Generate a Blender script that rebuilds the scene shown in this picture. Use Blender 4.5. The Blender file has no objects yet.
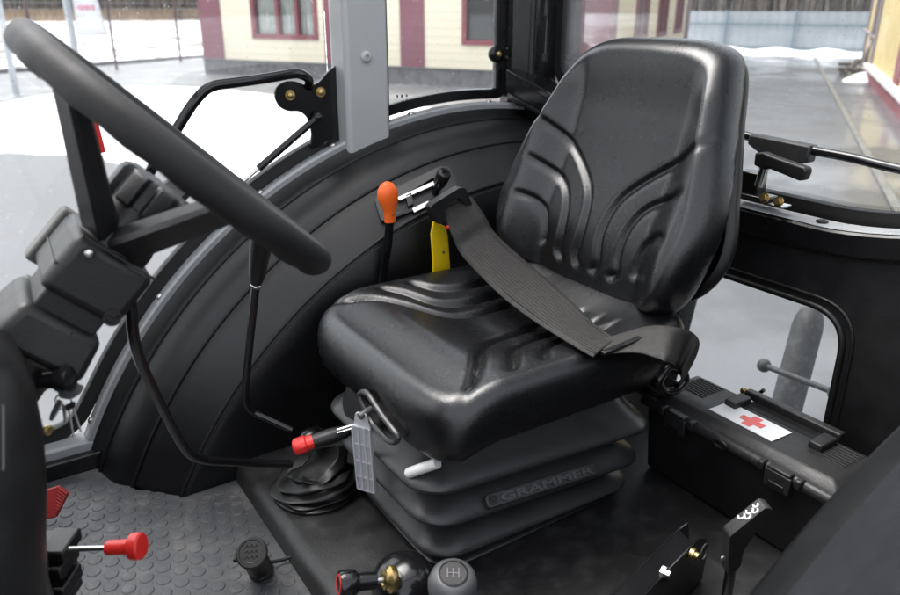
import bpy, bmesh, math, random
from mathutils import Vector, Matrix
random.seed(7)
PI = math.pi
sc = bpy.context.scene
COL = sc.collection
G = -1.05                       # the ground lies this far below the cab floor

# ------------------------------------------------------------------ measuring
TH, PSI, FP, CAMZ = math.radians(21.1), math.radians(33), 755.0, 0.95
_d = (math.sin(PSI), math.cos(PSI)); _r = (math.cos(PSI), -math.sin(PSI))
def at(px, py, x=None, y=None, z=None, t=None):
    """photo measurement: the sight line of a photo point cut by a plane of the place"""
    a = (px-450)/FP; b = -(py-297.5)/FP
    f = math.cos(TH)+b*math.sin(TH); vz = -math.sin(TH)+b*math.cos(TH)
    v = (a*_r[0]+f*_d[0], a*_r[1]+f*_d[1], vz)
    if x is not None: t = x/v[0]
    if y is not None: t = y/v[1]
    if z is not None: t = (z-CAMZ)/v[2]
    return Vector((v[0]*t, v[1]*t, CAMZ+v[2]*t))

# ------------------------------------------------------------------ materials
def nm(name):
    m = bpy.data.materials.new(name); m.use_nodes = True
    nt = m.node_tree; nt.nodes.clear()
    return m, nt, nt.nodes, nt.links
def mat(name, col, rough=.5, metal=0., spec=.5, var=.12, vs=6., bump=0., bs=200., rv=.08, coat=0., dust=None, ds=30.):
    m, nt, N, L = nm(name)
    o = N.new('ShaderNodeOutputMaterial'); b = N.new('ShaderNodeBsdfPrincipled')
    L.new(b.outputs[0], o.inputs[0])
    tc = N.new('ShaderNodeTexCoord')
    n1 = N.new('ShaderNodeTexNoise'); n1.inputs['Scale'].default_value = vs; n1.inputs['Detail'].default_value = 5
    L.new(tc.outputs['Object'], n1.inputs['Vector'])
    mr = N.new('ShaderNodeMapRange'); mr.inputs[1].default_value = .3; mr.inputs[2].default_value = .7
    mr.inputs[3].default_value = 1-var; mr.inputs[4].default_value = 1+var
    L.new(n1.outputs[0], mr.inputs[0])
    mx = N.new('ShaderNodeMix'); mx.data_type = 'RGBA'; mx.blend_type = 'MULTIPLY'; mx.inputs[0].default_value = 1
    mx.inputs[6].default_value = (*col, 1); L.new(mr.outputs[0], mx.inputs[7])
    colout = mx.outputs[2]
    if dust:
        n3 = N.new('ShaderNodeTexNoise'); n3.inputs['Scale'].default_value = ds; n3.inputs['Detail'].default_value = 8
        n3.inputs['Roughness'].default_value = .7
        L.new(tc.outputs['Object'], n3.inputs['Vector'])
        r3 = N.new('ShaderNodeMapRange'); r3.inputs[1].default_value = .5; r3.inputs[2].default_value = .8; r3.inputs[4].default_value = dust[1]
        L.new(n3.outputs[0], r3.inputs[0])
        m3 = N.new('ShaderNodeMix'); m3.data_type = 'RGBA'; L.new(r3.outputs[0], m3.inputs[0])
        L.new(colout, m3.inputs[6]); m3.inputs[7].default_value = (*dust[0], 1); colout = m3.outputs[2]
    L.new(colout, b.inputs['Base Color'])
    rr = N.new('ShaderNodeMapRange'); rr.inputs[1].default_value = .3; rr.inputs[2].default_value = .7
    rr.inputs[3].default_value = max(0, rough-rv); rr.inputs[4].default_value = min(1, rough+rv)
    n2 = N.new('ShaderNodeTexNoise'); n2.inputs['Scale'].default_value = vs*3.7; n2.inputs['Detail'].default_value = 4
    L.new(tc.outputs['Object'], n2.inputs['Vector']); L.new(n2.outputs[0], rr.inputs[0]); L.new(rr.outputs[0], b.inputs['Roughness'])
    b.inputs['Metallic'].default_value = metal; b.inputs['Specular IOR Level'].default_value = spec
    b.inputs['Coat Weight'].default_value = coat; b.inputs['Coat Roughness'].default_value = .12
    if bump:
        nb = N.new('ShaderNodeTexNoise'); nb.inputs['Scale'].default_value = bs; nb.inputs['Detail'].default_value = 3
        L.new(tc.outputs['Object'], nb.inputs['Vector'])
        bp = N.new('ShaderNodeBump'); bp.inputs['Strength'].default_value = bump; bp.inputs['Distance'].default_value = .002
        L.new(nb.outputs[0], bp.inputs['Height']); L.new(bp.outputs[0], b.inputs['Normal'])
    return m
def leather(name, col, rough, cell=430, bump=.22, dust=.0, spec=.62):
    m, nt, N, L = nm(name)
    o = N.new('ShaderNodeOutputMaterial'); b = N.new('ShaderNodeBsdfPrincipled'); L.new(b.outputs[0], o.inputs[0])
    tc = N.new('ShaderNodeTexCoord')
    wn = N.new('ShaderNodeTexNoise'); wn.inputs['Scale'].default_value = 90; L.new(tc.outputs['Object'], wn.inputs['Vector'])
    wm = N.new('ShaderNodeMix'); wm.data_type = 'RGBA'; wm.blend_type = 'LINEAR_LIGHT'; wm.inputs[0].default_value = .004
    L.new(tc.outputs['Object'], wm.inputs[6]); L.new(wn.outputs['Color'], wm.inputs[7])
    v = N.new('ShaderNodeTexVoronoi'); v.inputs['Scale'].default_value = cell; v.feature = 'DISTANCE_TO_EDGE'
    L.new(wm.outputs[2], v.inputs['Vector'])
    n = N.new('ShaderNodeTexNoise'); n.inputs['Scale'].default_value = 11; n.inputs['Detail'].default_value = 8; n.inputs['Roughness'].default_value = .65
    L.new(tc.outputs['Object'], n.inputs['Vector'])
    n5 = N.new('ShaderNodeTexNoise'); n5.inputs['Scale'].default_value = 45; n5.inputs['Detail'].default_value = 4; L.new(tc.outputs['Object'], n5.inputs['Vector'])
    b1 = N.new('ShaderNodeBump'); b1.inputs['Strength'].default_value = .03; b1.inputs['Distance'].default_value = .001; L.new(n5.outputs[0], b1.inputs['Height'])
    bp = N.new('ShaderNodeBump'); bp.inputs['Strength'].default_value = bump; bp.inputs['Distance'].default_value = .0015
    L.new(v.outputs['Distance'], bp.inputs['Height']); L.new(b1.outputs[0], bp.inputs['Normal']); L.new(bp.outputs[0], b.inputs['Normal'])
    mr = N.new('ShaderNodeMapRange'); mr.inputs[1].default_value = .3; mr.inputs[2].default_value = .75
    mr.inputs[3].default_value = rough-.03; mr.inputs[4].default_value = rough+.04
    L.new(n.outputs[0], mr.inputs[0]); L.new(mr.outputs[0], b.inputs['Roughness'])
    dm = N.new('ShaderNodeMapRange'); dm.inputs[1].default_value = .52; dm.inputs[2].default_value = .78; dm.inputs[4].default_value = dust; L.new(n.outputs[0], dm.inputs[0])
    mx = N.new('ShaderNodeMix'); mx.data_type = 'RGBA'; L.new(dm.outputs[0], mx.inputs[0]); mx.inputs[6].default_value = (*col, 1); mx.inputs[7].default_value = (.06, .058, .055, 1)
    L.new(mx.outputs[2], b.inputs['Base Color']); b.inputs['Specular IOR Level'].default_value = spec
    return m
def glass_mat(name, veil=.05, drops=True):
    m, nt, N, L = nm(name)
    o = N.new('ShaderNodeOutputMaterial')
    tr = N.new('ShaderNodeBsdfTransparent'); tr.inputs[0].default_value = (.93, .95, .95, 1)
    gl = N.new('ShaderNodeBsdfGlossy'); gl.inputs['Roughness'].default_value = .02
    fr = N.new('ShaderNodeFresnel'); fr.inputs[0].default_value = 1.35
    mx = N.new('ShaderNodeMixShader'); L.new(fr.outputs[0], mx.inputs[0]); L.new(tr.outputs[0], mx.inputs[1]); L.new(gl.outputs[0], mx.inputs[2])
    tl = N.new('ShaderNodeBsdfTranslucent'); tl.inputs[0].default_value = (.85, .87, .9, 1)
    m2 = N.new('ShaderNodeMixShader'); L.new(mx.outputs[0], m2.inputs[1]); L.new(tl.outputs[0], m2.inputs[2])
    tc = N.new('ShaderNodeTexCoord')
    n = N.new('ShaderNodeTexNoise'); n.inputs['Scale'].default_value = 5; n.inputs['Detail'].default_value = 6
    L.new(tc.outputs['Object'], n.inputs['Vector'])
    mr = N.new('ShaderNodeMapRange'); mr.inputs[1].default_value = .3; mr.inputs[2].default_value = .8; mr.inputs[3].default_value = veil*.6; mr.inputs[4].default_value = veil*1.6
    L.new(n.outputs[0], mr.inputs[0]); out = mr.outputs[0]
    if drops:
        v = N.new('ShaderNodeTexVoronoi'); v.inputs['Scale'].default_value = 60
        L.new(tc.outputs['Object'], v.inputs['Vector'])
        lt = N.new('ShaderNodeMath'); lt.operation = 'LESS_THAN'; lt.inputs[1].default_value = .13; L.new(v.outputs['Distance'], lt.inputs[0])
        mu = N.new('ShaderNodeMath'); mu.operation = 'MULTIPLY_ADD'; mu.inputs[1].default_value = .12; L.new(lt.outputs[0], mu.inputs[0]); L.new(out, mu.inputs[2]); out = mu.outputs[0]
    L.new(out, m2.inputs[0]); L.new(m2.outputs[0], o.inputs[0])
    return m

M = {}
M['vinyl'] = leather('seat_vinyl', (.0048, .0050, .0058), .275, 400, .22, .006)
M['fender'] = leather('fender_vinyl', (.0028, .0030, .0036), .40, 460, .25, .13, .42)
M['cloth'] = mat('fender_cloth', (.0075, .0085, .0115), .8, spec=.25, var=.25, vs=14, bump=.6, bs=700)
M['black'] = mat('black_paint', (.005, .005, .0056), .26, var=.15, rv=.06)
M['gloss'] = mat('gloss_black_paint', (.008, .008, .009), .16, rv=.04)
M['plastic'] = mat('black_plastic', (.006, .006, .0066), .42, bump=.25, bs=500, var=.15)
M['plastic2'] = mat('dark_grey_plastic', (.0145, .0145, .0152), .46, bump=.3, bs=420, var=.15, dust=((.09, .085, .08), .18), ds=40)
M['rubber'] = mat('black_rubber', (.006, .006, .006), .45, bump=.2, bs=300)
M['bellow'] = mat('bellows_rubber', (.030, .0305, .032), .38, bump=.10, bs=260, dust=((.07, .07, .07), .2), ds=25)
M['panel'] = mat('rear_panel_plastic', (.0055, .0055, .0062), .5, bump=.3, bs=600)
M['grey'] = mat('grey_pillar_paint', (.39, .40, .405), .42, var=.04)
M['sill'] = mat('sill_paint', (.34, .35, .36), .3, var=.08)
M['mat'] = mat('floor_rubber', (.062, .064, .068), .46, var=.3, vs=5, bump=.3, bs=120, dust=((.22, .21, .195), .7), ds=13)
M['platform'] = mat('platform_rubber', (.0105, .0105, .011), .46, var=.25, vs=6, bump=.3, bs=300, dust=((.10, .10, .098), .30), ds=22)
M['steel'] = mat('bright_steel', (.62, .62, .60), .28, metal=1, var=.1)
M['brass'] = mat('yellow_zinc', (.50, .37, .16), .36, metal=1, var=.25, vs=60)
M['red'] = mat('red_plastic', (.62, .022, .018), .38, var=.08)
M['orange'] = mat('orange_plastic', (.85, .13, .015), .38, var=.06)
M['yellow'] = mat('yellow_paint', (.80, .56, .01), .4, var=.06)
M['web'] = mat('belt_webbing', (.0175, .016, .0148), .72, var=.18, vs=25, bump=.6, bs=700)
M['rim'] = mat('rim_foam', (.006, .006, .0064), .55, spec=.32, bump=.25, bs=600)
M['pedalred'] = mat('worn_red_rubber', (.30, .022, .02), .6, var=.25, vs=30)
M['white'] = mat('white_plastic', (.8, .8, .78), .45, var=.04)
M['sticker'] = mat('white_sticker', (.78, .79, .8), .4, var=.03)
M['cross'] = mat('faded_red_print', (.72, .12, .11), .45, var=.08)
M['knob'] = mat('grey_knob', (.075, .078, .082), .38, var=.1)
M['mark'] = mat('white_marking', (.7, .7, .7), .5, var=.05)
M['column'] = mat('column_plastic', (.0065, .0065, .0068), .45, bump=.25, bs=500)
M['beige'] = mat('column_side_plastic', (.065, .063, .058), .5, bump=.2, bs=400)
M['glass'] = glass_mat('window_glass', .02)
M['rglass'] = glass_mat('rear_glass', .045)
M['hitch'] = mat('dusty_hitch_paint', (.017, .0175, .019), .6, var=.3, dust=((.20, .20, .21), .3), ds=60)
# translucent lever plastic
m, nt, N, L = nm('clear_grey_plastic')
o = N.new('ShaderNodeOutputMaterial'); b = N.new('ShaderNodeBsdfPrincipled'); tb = N.new('ShaderNodeBsdfTransparent'); mx = N.new('ShaderNodeMixShader')
b.inputs['Base Color'].default_value = (.62, .62, .66, 1); b.inputs['Roughness'].default_value = .3; mx.inputs[0].default_value = .72
L.new(tb.outputs[0], mx.inputs[1]); L.new(b.outputs[0], mx.inputs[2]); L.new(mx.outputs[0], o.inputs[0]); M['clear'] = m

# ---- outdoor materials
def world_noise_mat(name, c1, c2, scale, lo, hi, rough=.6, bump=.3, bscale=30, r2=None, spec=.5, bdist=.02, det=8):
    m, nt, N, L = nm(name)
    o = N.new('ShaderNodeOutputMaterial'); b = N.new('ShaderNodeBsdfPrincipled'); L.new(b.outputs[0], o.inputs[0])
    ge = N.new('ShaderNodeNewGeometry')
    n = N.new('ShaderNodeTexNoise'); n.inputs['Scale'].default_value = scale; n.inputs['Detail'].default_value = det; n.inputs['Roughness'].default_value = .62
    L.new(ge.outputs['Position'], n.inputs['Vector'])
    mr = N.new('ShaderNodeMapRange'); mr.inputs[1].default_value = lo; mr.inputs[2].default_value = hi; mr.interpolation_type = 'SMOOTHSTEP'
    L.new(n.outputs[0], mr.inputs[0])
    mx = N.new('ShaderNodeMix'); mx.data_type = 'RGBA'; L.new(mr.outputs[0], mx.inputs[0])
    mx.inputs[6].default_value = (*c1, 1); mx.inputs[7].default_value = (*c2, 1)
    L.new(mx.outputs[2], b.inputs['Base Color'])
    if r2 is None: b.inputs['Roughness'].default_value = rough
    else:
        m2 = N.new('ShaderNodeMapRange'); m2.inputs[3].default_value = rough; m2.inputs[4].default_value = r2
        L.new(mr.outputs[0], m2.inputs[0]); L.new(m2.outputs[0], b.inputs['Roughness'])
    b.inputs['Specular IOR Level'].default_value = spec
    if bump:
        nb = N.new('ShaderNodeTexNoise'); nb.inputs['Scale'].default_value = bscale; nb.inputs['Detail'].default_value = 6
        L.new(ge.outputs['Position'], nb.inputs['Vector'])
        bp = N.new('ShaderNodeBump'); bp.inputs['Strength'].default_value = bump; bp.inputs['Distance'].default_value = bdist
        L.new(nb.outputs[0], bp.inputs['Height']); L.new(bp.outputs[0], b.inputs['Normal'])
    return m
M['snow'] = world_noise_mat('snow', (.78, .79, .82), (.17, .13, .09), .30, .64, .72, .7, .5, 3, bdist=.06)
M['field'] = world_noise_mat('dirty_snow', (.72, .72, .74), (.13, .105, .08), .5, .47, .54, .7, .5, 3, bdist=.06)
M['snowclean'] = world_noise_mat('clean_snow', (.82, .83, .86), (.74, .75, .78), .8, .4, .7, .7, .5, 3, bdist=.05)
M['asphalt'] = world_noise_mat('wet_asphalt', (.16, .162, .170), (.05, .051, .055), .45, .40, .62, .13, .2, 60, r2=.34, bdist=.002)
M['slush'] = world_noise_mat('slushy_asphalt', (.112, .114, .123), (.066, .0675, .073), .7, .4, .62, .75, .3, 12, r2=.5, bdist=.01)
M['kerb'] = world_noise_mat('kerb_concrete', (.15, .142, .125), (.11, .105, .095), 3, .4, .6, .8, .3, 40)
M['found'] = world_noise_mat('foundation_stone', (.145, .138, .145), (.10, .096, .10), 5, .4, .6, .8, .4, 25)
M['paint_y'] = world_noise_mat('yellow_siding', (.60, .47, .22), (.54, .42, .19), 1.2, .4, .6, .7, .15, 20)
M['maroon_p'] = world_noise_mat('maroon_plinth', (.25, .06, .075), (.20, .05, .06), 2, .4, .6, .7, .2, 20)
M['maroon_f'] = world_noise_mat('maroon_frame', (.22, .035, .055), (.18, .03, .045), 2, .4, .6, .5, .1, 20)
M['trimgrey'] = world_noise_mat('grey_purple_trim', (.24, .20, .23), (.20, .17, .19), 2, .4, .6, .6, .1, 20)
M['wtrim'] = world_noise_mat('pale_trim', (.66, .64, .62), (.58, .56, .55), 2, .4, .6, .6, .1, 20)
M['fencew'] = world_noise_mat('pale_metal_sheet', (.36, .385, .41), (.32, .345, .37), .8, .4, .6, .5, .05, 10)
M['fenceb'] = world_noise_mat('blue_grey_rail', (.16, .235, .28), (.13, .20, .245), 2, .4, .6, .5, .05, 10)
M['postr'] = world_noise_mat('dark_red_post', (.11, .045, .055), (.08, .035, .04), 4, .4, .6, .6, .1, 10)
M['postg'] = world_noise_mat('galvanised_post', (.42, .44, .47), (.36, .38, .41), 4, .4, .6, .45, .05, 10)
M['bark'] = world_noise_mat('winter_bark', (.11, .09, .075), (.07, .058, .05), 6, .4, .6, .9, .3, 20)
M['thicket'] = world_noise_mat('bare_thicket', (.17, .135, .11), (.11, .09, .075), 1.5, .4, .6, .95, 0, 20)
M['reed'] = world_noise_mat('dry_reed', (.36, .25, .16), (.25, .18, .12), .3, .4, .6, .95, 0, 20)
M['banner'] = world_noise_mat('white_banner', (.78, .78, .8), (.74, .74, .76), 1, .4, .6, .6, .1, 5)
M['pink'] = world_noise_mat('pink_print', (.75, .25, .38), (.7, .22, .34), 1, .4, .6, .6, 0, 5)
M['curtain'] = world_noise_mat('net_curtain', (.62, .60, .55), (.48, .46, .42), 3.5, .35, .65, .9, .4, 12)
M['dark_in'] = world_noise_mat('dark_room', (.06, .055, .05), (.05, .045, .04), 1, .4, .6, .9, 0, 5)
def siding(name, c, pitch=.2):
    m, nt, N, L = nm(name)
    o = N.new('ShaderNodeOutputMaterial'); b = N.new('ShaderNodeBsdfPrincipled'); L.new(b.outputs[0], o.inputs[0])
    ge = N.new('ShaderNodeNewGeometry'); sp = N.new('ShaderNodeSeparateXYZ'); L.new(ge.outputs['Position'], sp.inputs[0])
    dv = N.new('ShaderNodeMath'); dv.operation = 'DIVIDE'; dv.inputs[1].default_value = pitch; L.new(sp.outputs['Z'], dv.inputs[0])
    fr = N.new('ShaderNodeMath'); fr.operation = 'FRACT'; L.new(dv.outputs[0], fr.inputs[0])
    lt = N.new('ShaderNodeMath'); lt.operation = 'LESS_THAN'; lt.inputs[1].default_value = .10; L.new(fr.outputs[0], lt.inputs[0])
    n = N.new('ShaderNodeTexNoise'); n.inputs['Scale'].default_value = 1.2; n.inputs['Detail'].default_value = 5; L.new(ge.outputs['Position'], n.inputs['Vector'])
    m0 = N.new('ShaderNodeMix'); m0.data_type = 'RGBA'; L.new(n.outputs[0], m0.inputs[0])
    m0.inputs[6].default_value = (*[q*.93 for q in c], 1); m0.inputs[7].default_value = (*[min(1, q*1.05) for q in c], 1)
    mx = N.new('ShaderNodeMix'); mx.data_type = 'RGBA'; L.new(lt.outputs[0], mx.inputs[0]); L.new(m0.outputs[2], mx.inputs[6])
    mx.inputs[7].default_value = (*[q*.78 for q in c], 1)
    L.new(mx.outputs[2], b.inputs['Base Color']); b.inputs['Roughness'].default_value = .55
    bp = N.new('ShaderNodeBump'); bp.inputs['Distance'].default_value = .02; bp.inputs['Strength'].default_value = .8
    L.new(fr.outputs[0], bp.inputs['Height']); L.new(bp.outputs[0], b.inputs['Normal'])
    return m
M['cream'] = siding('cream_siding', (.82, .74, .57))
M['maroon'] = siding('maroon_siding', (.20, .06, .085))
def paver(name):
    m, nt, N, L = nm(name)
    o = N.new('ShaderNodeOutputMaterial'); b = N.new('ShaderNodeBsdfPrincipled'); L.new(b.outputs[0], o.inputs[0])
    ge = N.new('ShaderNodeNewGeometry'); mp = N.new('ShaderNodeMapping'); L.new(ge.outputs['Position'], mp.inputs[0])
    mp.inputs['Rotation'].default_value = (0, 0, math.radians(61.6))
    br = N.new('ShaderNodeTexBrick'); br.inputs['Scale'].default_value = 4; L.new(mp.outputs[0], br.inputs[0])
    br.inputs['Color1'].default_value = (.115, .113, .116, 1); br.inputs['Color2'].default_value = (.14, .138, .141, 1); br.inputs['Mortar'].default_value = (.12, .118, .12, 1)
    br.inputs['Mortar Size'].default_value = .02
    n = N.new('ShaderNodeTexNoise'); n.inputs['Scale'].default_value = .9; n.inputs['Detail'].default_value = 6; L.new(ge.outputs['Position'], n.inputs['Vector'])
    mr = N.new('ShaderNodeMapRange'); mr.inputs[1].default_value = .5; mr.inputs[2].default_value = .7; L.new(n.outputs[0], mr.inputs[0])
    mx = N.new('ShaderNodeMix'); mx.data_type = 'RGBA'; L.new(mr.outputs[0], mx.inputs[0]); L.new(br.outputs[0], mx.inputs[6]); mx.inputs[7].default_value = (.21, .21, .22, 1)
    L.new(mx.outputs[2], b.inputs['Base Color']); b.inputs['Roughness'].default_value = .5
    return m
M['paver'] = paver('grey_pavers')

# ------------------------------------------------------------------ mesh builder
ROOT = {}
class MB:
    def __init__(s): s.v = []; s.f = []
    def add(s, vs, fs):
        k = len(s.v); s.v += [Vector(q) for q in vs]; s.f += [tuple(i+k for i in f) for f in fs]; return s
    def box(s, c, d, R=None):
        c = Vector(c); h = [q/2 for q in d]; vs = []
        for i in (-1, 1):
            for j in (-1, 1):
                for k in (-1, 1):
                    p = Vector((i*h[0], j*h[1], k*h[2])); vs.append(c+(R @ p if R else p))
        return s.add(vs, [(0, 1, 3, 2), (4, 6, 7, 5), (0, 4, 5, 1), (2, 3, 7, 6), (0, 2, 6, 4), (1, 5, 7, 3)])
    def grid(s, rows, cu=False, cv=False, cap0=False, cap1=False):
        n = len(rows); k = len(rows[0]); fs = []; assert all(len(r) == k for r in rows)
        for i in range(n-1 if not cv else n):
            for j in range(k-1 if not cu else k):
                a, b2 = (i % n)*k, ((i+1) % n)*k; j2 = (j+1) % k
                fs.append((a+j, a+j2, b2+j2, b2+j))
        if cap0: fs.append(tuple(range(k))[::-1])
        if cap1: fs.append(tuple((n-1)*k+j for j in range(k)))
        return s.add([p for r in rows for p in r], fs)
    def tube(s, path, r, n=14, flat=1., closed=False, up=None):
        P = [Vector(p) for p in path]; k = len(P)
        rr = r if isinstance(r, (list, tuple)) else [r]*k
        def tan(i):
            if closed: return (P[(i+1) % k]-P[i-1]).normalized()
            return (P[min(i+1, k-1)]-P[max(i-1, 0)]).normalized()
        t0 = tan(0); a = Vector(up) if up else (Vector((0, 0, 1)) if abs(t0.z) < .9 else Vector((1, 0, 0)))
        a = (a-t0*a.dot(t0)).normalized(); rows = []
        for i in range(k):
            t = tan(i); a = (a-t*a.dot(t)).normalized(); b = t.cross(a)
            rows.append([P[i]+rr[i]*(math.cos(q)*a*flat+math.sin(q)*b) for q in [2*PI*j/n for j in range(n)]])
        return s.grid(rows, cu=True, cv=closed, cap0=not closed, cap1=not closed)
    def lathe(s, prof, o, ax, n=28, sx=1., ref=None):
        o = Vector(o); ax = Vector(ax).normalized()
        a = Vector(ref) if ref else (Vector((0, 0, 1)) if abs(ax.z) < .9 else Vector((1, 0, 0)))
        a = (a-ax*a.dot(ax)).normalized(); b = ax.cross(a)
        rows = [[o+ax*h+r*(math.cos(q)*a*sx+math.sin(q)*b) for q in [2*PI*j/n for j in range(n)]] for r, h in prof]
        return s.grid(rows, cu=True, cap0=prof[0][0] > 1e-5, cap1=prof[-1][0] > 1e-5)
    def prism(s, poly, vec):
        P = [Vector(p) for p in poly]; vec = Vector(vec); n = len(P)
        return s.add(P+[p+vec for p in P], [tuple(range(n))[::-1], tuple(range(n, 2*n))]+[(i, (i+1) % n, n+(i+1) % n, n+i) for i in range(n)])
    def ball(s, c, r, n=16, sq=(1, 1, 1)):
        c = Vector(c); rows = []
        for i in range(n//2+1):
            q = PI*i/(n//2)
            rows.append([c+Vector((r*sq[0]*math.sin(q)*math.cos(2*PI*j/n), r*sq[1]*math.sin(q)*math.sin(2*PI*j/n), r*sq[2]*math.cos(q))) for j in range(n)])
        return s.grid(rows, cu=True)
    def build(s, name, m, parent=None, bevel=0., seg=2, ang=38, sub=0, bang=35):
        root = parent
        while root is not None and root.parent is not None: root = root.parent
        if root is not None: loc = ROOT[root.name]
        else:
            xs = [p.x for p in s.v]; ys = [p.y for p in s.v]; zs = [p.z for p in s.v]
            loc = Vector(((min(xs)+max(xs))/2, (min(ys)+max(ys))/2, min(zs)))
        me = bpy.data.meshes.new(name); me.from_pydata([p-loc for p in s.v], [], s.f)
        bm = bmesh.new(); bm.from_mesh(me); bmesh.ops.remove_doubles(bm, verts=bm.verts, dist=1e-6)
        bmesh.ops.recalc_face_normals(bm, faces=bm.faces); bm.to_mesh(me); bm.free()
        me.polygons.foreach_set('use_smooth', [True]*len(me.polygons)); me.set_sharp_from_angle(angle=math.radians(ang))
        me.materials.append(M[m] if isinstance(m, str) else m); me.update()
        ob = bpy.data.objects.new(name, me); COL.objects.link(ob)
        if parent is not None: ob.parent = parent
        else: ob.location = loc; ROOT[ob.name] = loc
        if bevel:
            bv = ob.modifiers.new('bevel', 'BEVEL'); bv.width = bevel; bv.segments = seg; bv.limit_method = 'ANGLE'; bv.angle_limit = math.radians(bang)
            bv.harden_normals = False
        if sub:
            sb = ob.modifiers.new('subdivision', 'SUBSURF'); sb.levels = sub; sb.render_levels = sub
        return ob
def tag(o, label, cat, group=None):
    o['label'] = label; o['category'] = cat
    if group: o['group'] = group
    return o
def struct(o, kind='structure'): o['kind'] = kind; return o
def thing(name, label, cat, loc, group=None):
    e = bpy.data.objects.new(name, None); COL.objects.link(e); e.location = loc; e.empty_display_size = .05
    ROOT[e.name] = Vector(loc); return tag(e, label, cat, group)
def spl(pts, n=8, closed=False):
    P = [Vector(p) for p in pts]; k = len(P); out = []
    for i in range(k if closed else k-1):
        g = (lambda q: P[q % k]) if closed else (lambda q: P[min(max(q, 0), k-1)])
        a, b, c, d = g(i-1), g(i), g(i+1), g(i+2)
        for j in range(n):
            t = j/n; out.append(.5*((2*b)+(c-a)*t+(2*a-5*b+4*c-d)*t*t+(3*b-a-3*c+d)*t**3))
    if not closed: out.append(P[-1])
    return out
def fillet(pts, r, n=6):
    P = [Vector(p) for p in pts]; out = [P[0]]
    for i in range(1, len(P)-1):
        a = (P[i-1]-P[i]); b = (P[i+1]-P[i]); rr = min(r, a.length*.48, b.length*.48)
        p, q = P[i]+a.normalized()*rr, P[i]+b.normalized()*rr
        for j in range(n+1):
            t = j/n; out.append((1-t)**2*p+2*t*(1-t)*P[i]+t*t*q)
    out.append(P[-1]); return out
def fillet_closed(pts, r, n=5):
    P = [Vector(p) for p in pts]; out = []; k = len(P)
    for i in range(k):
        a = (P[i-1]-P[i]); b = (P[(i+1) % k]-P[i]); rr = min(r, a.length*.48, b.length*.48)
        p, q = P[i]+a.normalized()*rr, P[i]+b.normalized()*rr
        for j in range(n+1):
            t = j/n; out.append((1-t)**2*p+2*t*(1-t)*P[i]+t*t*q)
    return out
def lin(a, b, t): return Vector(a)*(1-t)+Vector(b)*t
def axes(o, xd, up):
    x = Vector(xd).normalized(); u = Vector(up); u = (u-x*u.dot(x)).normalized(); return Vector(o), x, u, x.cross(u)
def text_mesh(txt, name, m, parent, o, xd, up, size, depth=.001, bold=0., fit=None):
    c = bpy.data.curves.new(name, 'FONT'); c.body = txt; c.size = size; c.extrude = depth; c.offset = bold; c.resolution_u = 3
    ob = bpy.data.objects.new(name+'_tmp', c); COL.objects.link(ob); bpy.context.view_layer.update()
    me = bpy.data.meshes.new_from_object(ob)
    bpy.data.objects.remove(ob)
    o, x, u, n = axes(o, xd, up)
    if fit: x = x*(fit/max(v.co.x for v in me.vertices))
    b = MB(); b.add([o+x*v.co.x+u*v.co.y+n*v.co.z for v in me.vertices], [tuple(p.vertices) for p in me.polygons])
    bpy.data.meshes.remove(me)
    return b.build(name, m, parent, ang=30)

# ================================================================== OUTSIDE
def sheet(name, pts, z, m):
    return struct(MB().add([(x, y, z) for x, y in pts], [tuple(range(len(pts)))]).build(name, m))
sheet('snow_ground', [(-160, -160), (260, -160), (260, 320), (-160, 320)], G, 'snow')
WA = Vector((7.07, 24.985)); WU = Vector((.476, -.88)).normalized(); WN = Vector((-.88, -.476)).normalized()
def wp(s, d, h): q = WA+WU*s+WN*d; return Vector((q.x, q.y, G+h))
WB = WA+WU*12.95
RU = Vector((.835, .55)).normalized()          # the way the lane runs
RN = Vector((-RU.y, RU.x))
def xy(px, py): p = at(px, py, z=G); return (p.x, p.y)
# slushy yard under and around the tractor, the dark wet lane behind it
def ragged(pts, step=.35, amp=.16):
    # a melting edge: the straight run broken into short uneven pieces
    out = []
    for a_, c_ in zip(pts, pts[1:]):
        a_, c_ = Vector(a_), Vector(c_); n_ = max(1, int((c_-a_).length/step)); d_ = (c_-a_).normalized(); q_ = Vector((-d_.y, d_.x))
        for k in range(n_): out.append(tuple(a_.lerp(c_, k/n_)+q_*(random.uniform(-amp, amp)+amp*1.2*math.sin(k*.53)+amp*math.sin(k*.21+1))))
    out.append(tuple(pts[-1])); return out
sn1 = Vector((1.51, 11.12))+WU*4.6
edge_l = ragged([xy(-260, 142), xy(0, 153), xy(95, 164), tuple(sn1)])
sheet('asphalt_yard', edge_l+[tuple(sn1-WN*6.2), tuple(WB+WN*.5), tuple(WB+RU*24), (39, 19), (22, -14), (-40, -30)], G+.004, 'asphalt')
edge_s = ragged([xy(-260, 144), xy(0, 155.5), xy(95, 166.5), tuple(sn1+Vector((-.25, -.3)))], .5, .2)
sheet('slush_patch', edge_s+[(6.2, 6.0), (7.2, 4.6), (6.8, .2), (3., -3.), (-20, -12)], G+.008, 'slush')
sheet('snowy_field', [xy(-260, 100), xy(0, 72), xy(204, 58), (14, 40), (60, 90), (60, 160), (-60, 160), (-60, 40)], G+.006, 'field')
sheet('paved_path', ragged([xy(-160, 122), xy(0, 105), xy(53, 94), xy(140, 86), xy(208, 89), xy(272, 95), xy(340, 102), xy(440, 110), xy(520, 114)], .4, .09)+[ tuple(WB+WN*3.2), tuple(WB+WN*.2), tuple(WA-WU*.2+WN*.2), tuple(WA-WU*.2-WN*3.), xy(204, 59), xy(0, 73), xy(-160, 88)], G+.012, 'paver')
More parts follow.
